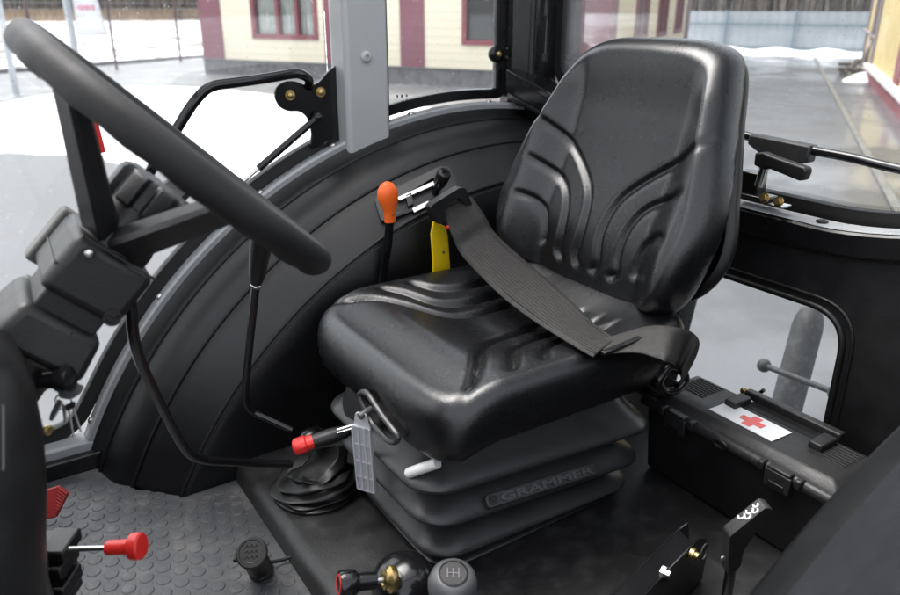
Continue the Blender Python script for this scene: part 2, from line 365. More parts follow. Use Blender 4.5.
# kerb strip along the lane and a low stone kerb along the path
k1, k2 = Vector(xy(818, 64)), Vector(xy(866, 153)); kd = (k1-k2).normalized(); kn = Vector((-kd.y, kd.x))
b = MB(); A0 = k2-kd*9; A1 = k1+kd*4
b.prism([(*(A0-kn*.05), G+.002), (*(A1-kn*.05), G+.002), (*(A1+kn*.05), G+.002), (*(A0+kn*.05), G+.002)], (0, 0, .04))
struct(b.build('lane_kerb', 'kerb', bevel=.015))
b = MB(); p, q = Vector(xy(-120, 83)), Vector(xy(205, 58))
b.prism([(*p, G), (*q, G), (*(q-WN*.2), G), (*(p-WN*.2), G)], (0, 0, .14)); struct(b.build('path_kerb', 'found', bevel=.02))
# dirty snow bank at the end of the lane
F1, F2 = Vector((30.28, 25.56)), Vector((33.51, 18.83)); FU = (F2-F1).normalized(); FN = Vector((-FU.y, FU.x))
if FN.dot(-F1) < 0: FN = -FN
rows = []
for i in range(60):
    s_ = -7+i*.3; w = 1.9+.4*math.sin(i*.6)+random.uniform(-.15, .15)
    rows.append([Vector((*(F1+FU*s_+FN*(w*j/8-.1)), G-.02+(.24+.07*math.sin(i*.9))*math.sin(PI*min(1, .12+.88*j/8))+random.uniform(0, .03))) for j in range(9)])
struct(MB().grid(rows).build('snow_bank', 'snowclean'))

# ---- cream and maroon office building
ob_ = thing('office_building', 'cream sided office building with maroon corner panels and maroon framed windows', 'building', wp(6, 0, 0))
def wbox(b, s0, s1, d0, d1, h0, h1, f=wp):
    b.prism([f(s0, d0, h0), f(s1, d0, h0), f(s1, d1, h0), f(s0, d1, h0)], (0, 0, h1-h0))
H0, H1 = .48, 4.2
WIN = [(2.06, 4.5, 1.1, 2.75, (3.05, 3.76)), (9.1, 11.5, 1.07, 2.75, (10.06, 10.8))]
b = MB()
segs = [(0, 2.06, H0, H1), (4.5, 9.1, H0, H1), (11.5, 12.95, H0, H1)]
for s0, s1, h0, h1 in segs: wbox(b, s0, s1, -.25, 0, h0, h1)
for s0, s1, h0, h1, _ in WIN: wbox(b, s0, s1, -.25, 0, H0, h0); wbox(b, s0, s1, -.25, 0, h1, H1)
wall1 = b.build('front_wall', 'cream', ob_)
b = MB(); wbox(b, -.02, 12.97, -.3, .06, -.05, H0-.03); wbox(b, -.04, 12.99, -.3, .10, H0-.03, H0+.0)
b.build('foundation', 'found', ob_, bevel=.01)
for s0, s1 in ((-.03, .84), (4.72, 5.5), (7.24, 7.98), (12.1, 13.0)):
    b = MB(); wbox(b, s0, s1, -.1, .035, H0+.003, H1-.02); b.build('corner_panel', 'maroon', ob_)
def window(b_parent, s0, s1, h0, h1, mull, f=wp, cur=True):
    b = MB(); w = .13
    wbox(b, s0, s1, -.12, .05, h0, h0+w, f); wbox(b, s0, s1, -.12, .05, h1-w, h1, f)
    wbox(b, s0, s0+w, -.12, .045, h0+w, h1-w, f); wbox(b, s1-w, s1, -.12, .045, h0+w, h1-w, f)
    for q in mull: wbox(b, q-.055, q+.055, -.12, .04, h0+w, h1-w, f)
    fr = b.build('window', 'maroon_f', b_parent)
    b = MB(); wbox(b, s0+w*.9, s1-w*.9, -.075, -.065, h0+w*.9, h1-w*.9, f); b.build('pane', 'glass', fr)
    if cur:
        rows = []
        for j in range(2):
            rows.append([f(s0+w+(s1-s0-2*w)*i/60, -.16+.02*math.sin(i*1.3), h0+w*.5+(h1-h0-w)*j) for i in range(61)])
        b = MB(); b.grid(rows); b.build('curtain', 'curtain', fr)
for s0, s1, h0, h1, mu in WIN: window(ob_, s0, s1, h0, h1, mu)
def wp2(s, d, h): q = WB+RU*s+Vector((RU.y, -RU.x))*d; return Vector((q.x, q.y, G+h))
W2 = [(3.1, 5.0), (6.7, 8.6), (10.4, 12.2)]
b = MB(); prev = 0
for s0, s1 in W2:
    wbox(b, prev, s0, -.25, 0, H0, H1, wp2); wbox(b, s0, s1, -.25, 0, H0, 1.1, wp2); wbox(b, s0, s1, -.25, 0, 2.75, H1, wp2); prev = s1
wbox(b, prev, 14.2, -.25, 0, H0, H1, wp2); b.build('side_wall', 'cream', ob_)
b = MB(); wbox(b, -.02, 14.22, -.3, .06, -.05, H0, wp2); b.build('foundation', 'found', ob_, bevel=.01)
for s0, s1 in W2: window(ob_, s0, s1, 1.1, 2.75, [(s0+s1)/2], wp2, cur=False)
for s0, s1 in ((-.04, .75), (13.4, 14.24)):
    b = MB(); wbox(b, s0, s1, -.1, .033, H0+.003, H1-.02, wp2); b.build('corner_panel', 'maroon', ob_)
b = MB(); b.prism([wp2(.05, -.3, 0), wp2(14.1, -.3, 0), wp2(14.1, -4.5, 0), wp(.3, -9, 0), wp(.3, -.3, 0)], (0, 0, H1-.05)); b.build('room_block', 'dark_in', ob_)
b = MB(); b.prism([wp(-.5, .5, H1), wp(13.4, .5, H1), wp2(14.8, .5, H1), wp2(14.8, -6, H1), wp(-.5, -10, H1)], (0, 0, .25)); b.build('roof', 'trimgrey', ob_)
dp = MB(); dp.tube([wp2(13.0, .1, .2), wp2(13.0, .1, 4.1)], .06, 10); dp.build('downpipe', 'trimgrey', ob_)

# ---- yellow building on the right of the lane
R1, R2 = Vector((23.2, 12.81)), Vector((16.15, 8.14)); YU = (R2-R1).normalized(); YN = Vector((YU.y, -YU.x))
if YN.dot(-R1+Vector((0, 6))) < 0: YN = -YN
yb = thing('yellow_building', 'yellow rendered building with maroon plinth and pale ledge beside the lane', 'building', (R1.x, R1.y, G))
def yp(s, d, h): q = R1+YU*s+YN*d; return Vector((q.x, q.y, G+h))
b = MB(); wbox(b, 0, 14, -5, 0, .42, 4.4, yp); b.build('wall', 'paint_y', yb)
b = MB(); wbox(b, -.1, 14, -5, .12, -.05, .30, yp); b.build('plinth', 'maroon_p', yb)
b = MB(); wbox(b, -.15, 14, -5, .2, .30, .42, yp); b.build('ledge', 'wtrim', yb, bevel=.02)
b = MB(); wbox(b, -.06, .5, -.5, .05, .423, 4.3, yp); b.build('corner_trim', 'trimgrey', yb)
b = MB(); wbox(b, 6.6, 7.5, -.3, .05, .423, 2.6, yp); b.build('door', 'maroon_f', yb)
b = MB(); wbox(b, -.4, 14.4, -5.4, .4, 4.4, 4.65, yp); b.build('roof', 'trimgrey', yb)
# the annex behind it, with pipe
b = MB(); wbox(b, -5.5, -.25, -4, -.15, -.05, 4.0, yp); b.build('annex_wall', 'paint_y', yb)
for s_ in (-5.4, -3.2):
    b = MB(); wbox(b, s_-.12, s_+.18, -.3, -.1, -.02, 3.9, yp); b.build('annex_trim', 'trimgrey', yb)
b = MB(); b.tube(fillet([yp(-1.6, -.02, 3.8), yp(-1.6, -.02, .95), yp(-1.3, .05, .8), yp(-1.3, .1, .25)], .15), .06, 10)
b.tube([yp(-5.4, -.02, 1.25), yp(-.3, -.02, 1.1)], .04, 8); b.build('downpipe', 'trimgrey', yb)
# rubbish pile and snow heap at the corner
b = MB()
for i in range(46):
    a_ = random.uniform(-2.6, .4); d_ = random.uniform(.15, .75); s_ = random.uniform(.05, .13)
    R_ = Matrix.Rotation(random.uniform(0, 6), 3, 'Z') @ Matrix.Rotation(random.uniform(0, 3), 3, 'X')
    b.box(yp(a_, d_, random.uniform(.05, .42)*(1-.6*d_)), (s_*1.6, s_, s_*.5), R_)
struct(tag(b.build('rubble_heap', 'bark'), 'dark heap of rubble at the far corner of the yellow building', 'rubble'), 'stuff')
rows = []
for i in range(13):
    rr_ = i/12; rows.append([Vector((*(Vector(xy(872, 80))+Vector((math.cos(q)*rr_*1.25, math.sin(q)*rr_*.6))), G-.02+.22*(1-rr_**2)*(1+.25*math.sin(3*q))+.004)) for q in [2*PI*j/28 for j in range(28)]])
tag(MB().grid(rows, cu=True).build('snow_heap', 'snowclean', ang=80), 'small white snow heap left beside the rubble near the yellow building', 'snow heap')

# ---- pale sheet metal fence closing the lane
fe = thing('sheet_metal_fence', 'pale blue grey sheet metal fence with rails at the end of the lane', 'fence', (F1.x, F1.y, G))
def fp(s, d, h): q = F1+FU*s+FN*d; return Vector((q.x, q.y, G+h))
b = MB(); rows = [[], []]
for i in range(0, 281):
    s_ = -9+i*.1; dd = .012 if (i//2) % 2 else -.012
    rows[0].append(fp(s_, dd, .05)); rows[1].append(fp(s_, dd, 1.78))
b.grid(rows); b.build('sheet', 'fencew', fe, ang=20)
for h in (.22, 1.2):
    b = MB(); wbox(b, -9, 19, .02, .07, h, h+.05, fp); b.build('rail', 'fenceb', fe)
for s_ in (-7.6, -5.0, -1.5, 1.55, 4.5, 7.5, 10.5, 13.5):
    b = MB(); wbox(b, s_-.04, s_+.04, .072, .14, -.05, 1.84, fp); b.build('post', 'fenceb', fe)

# ---- wire fence, grey poles and a banner on the left
wf = thing('wire_fence', 'thin dark red posts of a wire mesh fence standing in the snow', 'fence', (5.0, 28.2, G))
P_ = [Vector((-.9, 23.3)), Vector((2.45, 26.29)), Vector((5.0, 28.24)), Vector((7.84, 31.04)), Vector((10.6, 33.6))]
for p in P_:
    b = MB(); b.tube([(p.x, p.y, G-.1), (p.x, p.y, G+2.7)], .045, 8); b.build('post', 'postr', wf)
b = MB()
for a_, c_ in zip(P_, P_[1:]):
    for h in [.1+.2*i for i in range(13)]: b.tube([(a_.x, a_.y, G+h), (c_.x, c_.y, G+h)], .004, 4)
b.build('wire', 'postg', wf)
for (px, py), lab in (((17, 96), 'grey steel pole leftmost behind the steering wheel rim'), ((73, 42), 'grey steel pole holding the white banner')):
    p = at(px, py, z=G) if py > 90 else at(73, 40, z=G).lerp(Vector((0, 0, G)), .42)
    b = MB(); b.tube([(p.x, p.y, G-.1), (p.x, p.y, G+4.2)], .075 if py > 90 else .13, 12)
    b.lathe([(.16, 0), (.16, .02), (.09, .03)], (p.x, p.y, G), (0, 0, 1), 14)
    tag(b.build('steel_pole', 'postg'), lab, 'pole', 'grey steel poles')
pb = at(73, 40, z=G).lerp(Vector((0, 0, G)), .42)
bt = thing('banner', 'white feather banner with pink lettering on the grey pole', 'banner', (pb.x+.2, pb.y, G+.4))
rows = []
cr_ = Vector((_r[0], _r[1]))
for i in range(12):
    h = 1.0+3.0*i/11
    rows.append([Vector((pb.x, pb.y, G+h))+Vector((cr_.x, cr_.y, 0))*(.2+w*(1.15-.03*i*1.6))+Vector((-cr_.y, cr_.x, 0))*(.05*math.sin(w*4+i*.5)) for w in [j/8 for j in range(9)]])
bb = MB(); bb.grid(rows); bn = bb.build('cloth', 'banner', bt)
so = bn.modifiers.new('solid', 'SOLIDIFY'); so.thickness = .01
b = MB()
for i in range(6):
    b.box(Vector((pb.x, pb.y, G+1.95))+Vector((cr_.x, cr_.y, 0))*(.42+.11*i)+Vector((cr_.y, -cr_.x, 0))*.08, (.06, .012, .14+.05*(i % 2)), Matrix.Rotation(-PSI, 3, 'Z'))
b.build('lettering', 'pink', bt)

# ---- bare trees, thicket and reeds far off
def bare_tree(x, y, h, lab):
    t = thing('bare_tree', lab, 'tree', (x, y, G), 'bare trees beyond the snow field')
    b = MB(); top = Vector((x+random.uniform(-.4, .4), y, G+h*.7)); b.tube([(x, y, G-.2), lin((x, y, G), top, .5), top], [h*.022, h*.016, h*.006], 8); b.build('trunk', 'bark', t)
    b = MB()
    def br(o, d, l, r, k):
        e = o+d*l; m_ = lin(o, e, .5)+Vector((random.uniform(-1, 1), random.uniform(-1, 1), random.uniform(0, 1)))*l*.08
        b.tube([o, m_, e], [r, r*.75, r*.45], 5)
        if k:
            for _ in range(3):
                q = random.uniform(.45, 1); d2 = (d+Vector((random.uniform(-1, 1), random.uniform(-1, 1), random.uniform(-.2, .8)))*.75).normalized()
                br(lin(o, e, q), d2, l*.6, r*.5, k-1)
    for i in range(9):
        q = random.uniform(.12, .98); a_ = random.uniform(0, 6.28)
        br(lin((x, y, G), top, q), Vector((math.cos(a_)*.8, math.sin(a_)*.8, .75)).normalized(), h*.33*(1.15-q*.6), h*.008, 3)
    b.build('crown', 'bark', t)
tl = [((20, 17), 122, 'leaning'), ((45, 15), 119, 'slim'), ((58, 16), 121, 'dark'), ((122, 18), 116, 'thick'), ((158, 17), 118, 'tall'), ((186, 16), 113, 'narrow'), ((140, 15), 120, 'distant'), ((92, 15), 115, 'pale')]
for (px, py), dist, k in tl:
    p = at(px, 60, t=dist); v = Vector((p.x, p.y))
    bare_tree(v.x, v.y, random.uniform(9, 14), {'leaning': 'bare winter tree farthest left above the wheel rim', 'slim': 'slim bare tree left of the grey banner pole', 'dark': 'bare tree right behind the grey banner pole', 'thick': 'bare tree just right of the second red fence post', 'tall': 'bare tree between the red fence posts right of the banner', 'narrow': 'bare tree nearest the corner of the cream building', 'distant': 'distant bare tree between the two fence posts', 'pale': 'bare tree behind the white banner'}[k])
def stems(name, n, fx, hr, w, m, lab, cat):
    b = MB()
    for _ in range(n):
        x, y = fx(); h = random.uniform(*hr); a_ = random.uniform(0, 6.28); ww = random.uniform(*w)
        t = Vector((random.uniform(-.15, .15)*h, random.uniform(-.15, .15)*h, h))
        o = Vector((x, y, G-.05)); q = Vector((math.cos(a_), math.sin(a_), 0))*ww; q2 = Vector((-math.sin(a_), math.cos(a_), 0))*ww
        b.add([o-q-q2*.6, o+q-q2*.6, o+q2, o+t], [(0, 1, 3), (1, 2, 3), (2, 0, 3)])
    return struct(tag(b.build(name, m), lab, cat), 'stuff')
def polar(a0, a1, r0, r1):
    def f():
        a_ = math.radians(random.uniform(a0, a1)); r_ = random.uniform(r0, r1); return (math.sin(a_)*r_, math.cos(a_)*r_)
    return f
stems('dry_reeds', 6000, polar(-4, 22, 125, 140), (1.0, 2.0), (.07, .16), 'reed', 'band of dry orange brown reeds beyond the snow', 'reeds')
stems('bare_thicket', 5000, polar(-6, 26, 150, 185), (7, 15), (.10, .3), 'thicket', 'far grey brown bare wood behind the reeds', 'wood')
stems('lane_wood', 6000, polar(45, 68, 46, 64), (5, 9), (.04, .16), 'thicket', 'brown bare wood rising behind the pale metal fence', 'wood')

# ================================================================== CAB
AX, AZ = 1.15, -.435
def arc(r, y, p): return Vector((AX-r*math.cos(p), y, AZ+r*math.sin(p)))
def phi0(r, z=-.010): return math.asin(min(1, (z-AZ)/r))
PE = math.radians(98.5)
cab = thing('tractor_cab', 'black tractor cab shell with vinyl covered fenders and one grey pillar', 'tractor cab', (.5, .875, 0))
b = MB(); b.box((.48, .875, -.036), (1.74, 1.62, .05)); b.build('floor_panel', 'black', cab)
# seat platform with a rolled rubber front edge
b = MB(); prof = [(.362, -.005), (.366, .022), (.378, .036), (.395, .040), (1.33, .040)]
b.grid([[Vector((x+(.015 if x < .4 else 0)*0, y, z)) for x, z in prof] for y in [.34+i*(1.41-.34)/24 for i in range(25)]]); b.build('platform', 'platform', cab)
NP = 72
def fender(side):
    Y = (lambda y: y) if side > 0 else (lambda y: 1.75-y)
    pr = spl([(1.139, 1.646, 0), (1.128, 1.632, 0), (1.118, 1.612, 0), (1.112, 1.586, 0), (1.103, 1.55, 0), (1.09, 1.523, 0), (1.070, 1.50, 0)], 4)
    pr = pr[:-1]+spl([(1.070, 1.50, 0), (1.056, 1.476, 0), (1.033, 1.447, 0), (1.0, 1.41, 0)], 5)
    rows = []
    for i in range(NP+1):
        row = []
        for q in pr:
            p0 = phi0(q.x); p = p0+(PE-p0)*i/NP; row.append(arc(q.x, Y(q.y), p))
        p0 = phi0(1.0); p = p0+(PE-p0)*i/NP; L_ = arc(1., Y(1.41), p)
        for k in range(1, 6):
            t = k/5; row.append(Vector((L_.x, Y(1.41-.006*min(1, k)), L_.z*(1-t)-.010*t)))
        rows.append(row)
    f = MB().grid(rows).build('fender', 'fender' if side > 0 else 'cloth', cab, ang=60)
    if side < 0:
        f.data.materials.clear(); f.data.materials.append(M['fender']); f.data.materials.append(M['cloth'])
        for p in f.data.polygons: p.material_index = 1 if p.center.y+ROOT[cab.name].y < .297 else 0
    so = f.modifiers.new('solid', 'SOLIDIFY'); so.thickness = .004; so.offset = -1 if side > 0 else 1
    seams = ((1.115, 1.598, .0035), (1.0715, 1.5, .004), (1.001, 1.409, .004)) if side > 0 else ((1.1, 1.55, .003), (1.0345, 1.4495, .0045), (1.0, 1.409, .003))
    for r, y, rr in seams:
        p0 = phi0(r)
        MB().tube([arc(r, Y(y), p0+(PE-p0)*i/60) for i in range(61)], rr, 8).build('piping', 'fender' if side > 0 else 'cloth', f)
        # stitch line beside the piping
        if side > 0 or r == 1.0345:
            b = MB()
            for i in range(150):
                p = p0+(PE-p0)*(i+.2)/150; p2 = p0+(PE-p0)*(i+.75)/150; b.tube([arc(r-.009, Y(y-.0085), p)+Vector((0, -.0018, .0012)), arc(r-.009, Y(y-.0085), p2)+Vector((0, -.0018, .0012))], .0009, 4)
            b.build('stitching', 'plastic2', f)
    # sill strip under the glass
    p0 = phi0(1.14, .055); rows = []
    for i in range(NP+1):
        p = p0+(PE-p0)*i/NP
        rows.append([arc(1.128, Y(1.642), p), arc(1.146, Y(1.640), p), arc(1.150, Y(1.644), p), arc(1.151, Y(1.668), p), arc(1.13, Y(1.700), p)])
    MB().grid(rows).build('sill', 'sill', cab)
    return f
fender(1); fender(-1)
# screws on the right sill
sillob = [c for c in cab.children if c.name.startswith('sill')][0]
for px, py in ((108, 423), (166, 300), (259, 191), (333, 146), (412, 122), (488, 110)):
    p = at(px, py, y=1.656); a_ = math.atan2(p.z-AZ, AX-p.x); c_ = arc(1.151, 1.656, a_); n_ = (c_-Vector((AX, 1.656, AZ))).normalized()
    MB().lathe([(.0085, -.001), (.0085, .002), (.006, .0045), (.0, .005)], c_, n_, 14).build('screw', 'steel', sillob)
# straight sill at the bottom of the right door
b = MB(); b.box((-.10, 1.668, .03), (.50, .055, .05)); b.build('door_step', 'sill', cab, bevel=.006)
b = MB(); b.box((-.10, 1.628, .0), (.50, .022, .07)); b.build('step_edge', 'black', cab, bevel=.004)
b = MB(); b.box((-.10, .10, -.005), (.6, .06, .06)); b.build('step_edge', 'black', cab, bevel=.004)
# grey B pillar
pb0, pb1 = at(348.5, 141, y=1.628), at(390, 128, y=1.628)
b = MB(); x0, x1 = pb0.x, pb1.x
b.prism([(x0, 1.628, .56), (x1, 1.628, .60), (x1, 1.70, .60), (x0-.012, 1.70, .56)], (0, 0, .0))
b = MB()
rows = [[Vector((x0, 1.624, z)), Vector((x1+.0, 1.624, z)), Vector((x1, 1.70, z)), Vector((x0-.004, 1.70, z))] for z in (.55, .66, .67, 1.66)]
b.grid(rows, cu=True, cap0=True, cap1=True); pil = b.build('pillar', 'grey', cab, bevel=.011, seg=3)
pbolt = at(366, 57, y=1.624)
MB().lathe([(.0135, -.002), (.0135, .003), (.009, .008), (.0055, .0085), (.005, .005), (0, .005)], pbolt, (0, -1, 0), 18).build('bolt', 'grey', pil)
# black gusset between pillar and door
b = MB(); b.box((x1+.013, 1.685, 1.08), (.02, .03, .86)); b.build('pillar_seal', 'black', cab)
# dark rear corner pillar
b = MB(); b.prism([(1.262, 1.70, .70), (1.262, 1.655, .70), (1.31, 1.60, .70), (1.375, 1.595, .70), (1.39, 1.70, .70)], (0, 0, .97)); rp = b.build('rear_pillar', 'black', cab, bevel=.006)
b = MB(); b.box((1.300, 1.612, 1.1), (.018, .014, .8), Matrix.Rotation(.8, 3, 'Z')); b.build('pillar_rib', 'plastic', rp, bevel=.003)
# rear wall with the low window opening, and the arched ledge above it
def ledge(y): return .570+.42*max(0, abs(y-.86)-.10)**1.62
HY0, HY1, HZ0, HZ1 = .682, 1.12, .10, .412
hole = fillet_closed([(0, HY0, HZ0), (0, HY0, HZ1), (0, HY1, HZ1), (0, HY1, HZ0)], .075, 7)
dense = []
for i in range(len(hole)):
    a_, c_ = hole[i], hole[(i+1) % len(hole)]
    n_ = max(1, int((c_-a_).length/.03))
    dense += [lin(a_, c_, j/n_) for j in range(n_)]
hole = dense
cy, cz = (HY0+HY1)/2, (HZ0+HZ1)/2; inner = []; outer = []; mid = []
for h in hole:
    dy, dz = h.y-cy, h.z-cz; ts = []
    if dy > 0: ts.append((1.412-cy)/dy)
    if dy < 0: ts.append((.338-cy)/dy)
    if dz < 0: ts.append((.035-cz)/dz)
    t = min(ts) if ts else 9
    if dz > 0:
        for k in range(400):
            tt = 1+k*.01
            if cz+dz*tt > ledge(cy+dy*tt)-.03 or tt > t: t = min(t, tt); break
    outer.append(Vector((1.318, cy+dy*t, cz+dz*t))); inner.append(Vector((1.318, h.y, h.z)))
back = [q+Vector((.03, 0, 0)) for q in inner]
rearp = MB().grid([outer, inner, back], cu=True).build('rear_panel', 'panel', cab, ang=30)
for k, (off, rr, xx) in enumerate(((.004, .0065, 1.316), (.022, .0038, 1.317))):
    pts = [Vector((xx, cy+(h.y-cy)*(1+off/abs(HY1-cy)), cz+(h.z-cz)*(1+off/abs(HZ1-cz)))) for h in hole]
    MB().tube(pts, rr, 10, closed=True).build('window_seal', 'rubber', rearp)
ys = [.10+i*(1.60)/48 for i in range(49)]
rows = [[Vector((x, y, ledge(y)+dz)) for x, dz in ((1.320, -.05), (1.302, -.048), (1.298, -.042), (1.298, -.004), (1.302, 0), (1.352, .003), (1.354, -.02))] for y in ys]
led = MB().grid(rows).build('rear_ledge', 'black', cab, ang=30)
rows = [[Vector((x, y, ledge(y)+dz)) for x, dz in ((1.304, .0015), (1.348, .0042), (1.348, .0015))] for y in ys if .2 < y < 1.5]
MB().grid(rows).build('ledge_trim', 'sill', led)
p = at(822, 222, x=1.328); MB().lathe([(.011, 0), (.011, .003), (.006, .005), (0, .005)], (1.328, p.y, ledge(p.y)+.003), (0, 0, 1), 16).build('screw', 'black', led)
# step panel of the rear corner, beside the fender top
for (q0, q1, th_) in (((506, 68), (566, 103), .018), ((507, 92), (560, 124), .014)):
    p0, p1 = at(*q0, x=1.246), at(*q1, x=1.275); b = MB()
    b.prism([p0, p1, p1-Vector((0, 0, th_)), p0-Vector((0, 0, th_))], (.07, 0, 0)); b.build('corner_rail', 'gloss', cab, bevel=.004)
p0, p1, p2, p3 = at(506, 72, x=1.252), at(566, 107, x=1.282), at(562, 128, x=1.282), at(507, 98, x=1.252)
b = MB(); b.prism([p0, p1, p2, p3], (.03, 0, 0)); b.prism([Vector((1.306, 1.67, .5)), Vector((1.306, 1.67, .74)), Vector((1.306, 1.28, .625)), Vector((1.306, 1.28, .5))], (.008, 0, 0)); b.build('corner_plate', 'black', cab)
# unseen roof edge, left open for sky light from above, and unseen front posts
b = MB(); b.box((-.34, .88, 1.70), (.10, 1.64, .06)); b.box((1.37, .88, 1.70), (.10, 1.64, .06)); b.box((.515, .10, 1.70), (1.61, .08, .06)); b.box((.515, 1.67, 1.70), (1.61, .08, .06)); b.build('open_roof_frame', 'plastic', cab, bevel=.01)
for y in (.1, 1.66):
    b = MB(); b.tube([(-.30, y, -.02), (-.38, y, .7), (-.36, y, 1.68)], .03, 10); b.build('front_post', 'black', cab)
b = MB(); b.box((1.36, .09, 1.12), (.06, .05, 1.1)); b.build('rear_post', 'black', cab)
b = MB(); b.box((-.36, .875, .25), (.03, 1.5, .6)); b.build('firewall', 'panel', cab)

# ---- right door: glass, rubber frame, bracket, handle, gas strut
door = thing('cab_door', 'glazed right cab door with black rubber frame, grab handle and gas strut', 'door', (.3, 1.69, .06))
R_D = 1.158; pd0 = phi0(R_D, .06); pd1 = math.acos((AX-(x0-.012))/R_D)
bot = [(-.34, 1.69, .064)]; corner = arc(R_D, 1.69, pd0)
edge = fillet([Vector((-.34, 1.69, .064)), Vector((corner.x-.008, 1.69, .066))]+[arc(R_D, 1.69, pd0+(pd1-pd0)*q) for q in (.12,)], .05, 6)[:-1]+[arc(R_D, 1.69, pd0+(pd1-pd0)*(.12+.88*i/40)) for i in range(41)]
topz = 1.66
poly = edge+[Vector((x0-.012, 1.69, topz)), Vector((-.34, 1.69, topz))]
b = MB(); b.prism([q+Vector((0, .006, 0)) for q in poly], (0, .005, 0)); b.build('door_glass', 'glass', door)
cen = Vector((AX-.55, 1.69, AZ+.3))
rows = []
for i, q in enumerate(edge):
    t = (edge[min(i+1, len(edge)-1)]-edge[max(0, i-1)]).normalized(); n_ = Vector((-t.z, 0, t.x))
    rows.append([q-n_*.012+Vector((0, -.012, 0)), q+n_*.016+Vector((0, -.010, 0)), q+n_*.019+Vector((0, .0, 0)), q+n_*.016+Vector((0, .016, 0)), q-n_*.012+Vector((0, .016, 0))])
MB().grid(rows, cu=True, cap0=True, cap1=True).build('door_frame', 'rubber', door, ang=45)
YB = 1.672
bp_ = [(345, 64), (334, 66), (326, 74), (318, 84), (306, 86), (296, 81), (284, 81), (276, 87), (274.5, 96), (279, 107), (289, 112), (299, 111), (307, 116), (311, 126), (312, 137), (309, 150), (346, 140)]
bp_ = [at(px, py, y=YB) for px, py in bp_]
b = MB(); b.prism(fillet_closed(bp_, .02, 4), (0, .008, 0)); brk = b.build('hinge_bracket', 'gloss', door, bevel=.0015)
for px, py in ((290, 95), (320.5, 92)):
    p = at(px, py, y=YB); b = MB(); b.lathe([(.0115, 0), (.0115, .002), (.0075, .002), (.0075, .0085), (.004, .011), (0, .011)], p, (0, -1, 0), 6 if px < 0 else 18); b.build('bolt', 'brass', brk)
hp = [at(309, 86, y=1.672), at(309, 78, y=1.64), at(298, 72.5, y=1.615), at(262, 79, y=1.60), at(208, 86, y=1.60), at(192, 104, y=1.60), at(172, 137, y=1.61), at(152, 168, y=1.63), at(146, 180, y=1.66)]
MB().tube(fillet(hp, .035, 5), .0108, 14).build('grab_handle', 'gloss', door)
g0, g1 = at(318, 117, y=1.658), at(243, 182, y=1.662); gm = lin(g0, g1, .80)
b = MB(); b.tube([g0, gm], .0085, 12); b.ball(g0, .013, 12); st = b.build('gas_strut', 'black', door)
MB().tube([gm, g1], .0042, 10).build('strut_rod', 'steel', st)

# ---- fixed right side window
sw = thing('side_window', 'right side window pane with black rail and round hinge knob behind the grey pillar', 'window', (1.06, 1.69, .7))
YS = 1.69; RS = 1.166
pa = math.acos((AX-(x1+.02))/RS); xe = 1.262; pz = math.acos((AX-xe)/RS)
lower = [arc(RS, YS, pa+(pz-pa)*i/14) for i in range(15)]
poly = lower+[Vector((xe, YS, 1.66)), Vector((x1+.02, YS, 1.66))]
b = MB(); b.prism([q+Vector((0, .006, 0)) for q in poly], (0, .005, 0)); b.build('pane', 'glass', sw)
path = fillet(lower[:-2]+[lower[-1]+Vector((-.004, 0, .003)), Vector((xe-.004, YS, 1.66))], .045, 6)
rows = []
for i, q in enumerate(path):
    t = (path[min(i+1, len(path)-1)]-path[max(0, i-1)]).normalized(); n_ = Vector((-t.z, 0, t.x))
    rows.append([q-n_*.010+Vector((0, -.012, 0)), q+n_*.014+Vector((0, -.010, 0)), q+n_*.017, q+n_*.014+Vector((0, .016, 0)), q-n_*.010+Vector((0, .016, 0))])
MB().grid(rows, cu=True, cap0=True, cap1=True).build('frame', 'gloss', sw, ang=45)
kp = at(496, 54, y=1.672); b = MB(); b.lathe([(.021, -.008), (.021, .004), (.016, .009), (0, .010)], kp, (0, -1, 0), 24); b.box(kp+Vector((.022, .002, 0)), (.04, .01, .03)); kn_ = b.build('hinge_knob', 'gloss', sw, bevel=.002)
MB().lathe([(.0075, 0), (.0075, .007), (.004, .010), (0, .010)], kp+Vector((0, -.009, 0)), (0, -1, 0), 12).build('bolt', 'brass', kn_)
for dz_ in (-.009, .012):
    MB().lathe([(.0035, 0), (.003, .003), (0, .003)], kp+Vector((.034, -.004, dz_)), (0, -1, 0), 10).build('rivet', 'steel', kn_)
def etched(parent, c, xd):
    b = MB(); o_, x_, u_, n_ = axes(c, xd, (0, 0, 1))
    b.lathe([(.004, 0), (.004, .0004), (0, .0004)], o_, n_, 14)
    for k in (-1, 1): b.box(o_+x_*.011*1.2*k, (.005, .0006, .006), Matrix((x_, -n_, u_)).transposed())
    b.box(o_-u_*.014, (.045, .0006, .0025), Matrix((x_, -n_, u_)).transposed()); b.build('etched_mark', 'trimgrey', parent)
etched(sw, at(402, 96, y=YS+.004)+Vector((0, 0, 0)), (1, 0, 0))

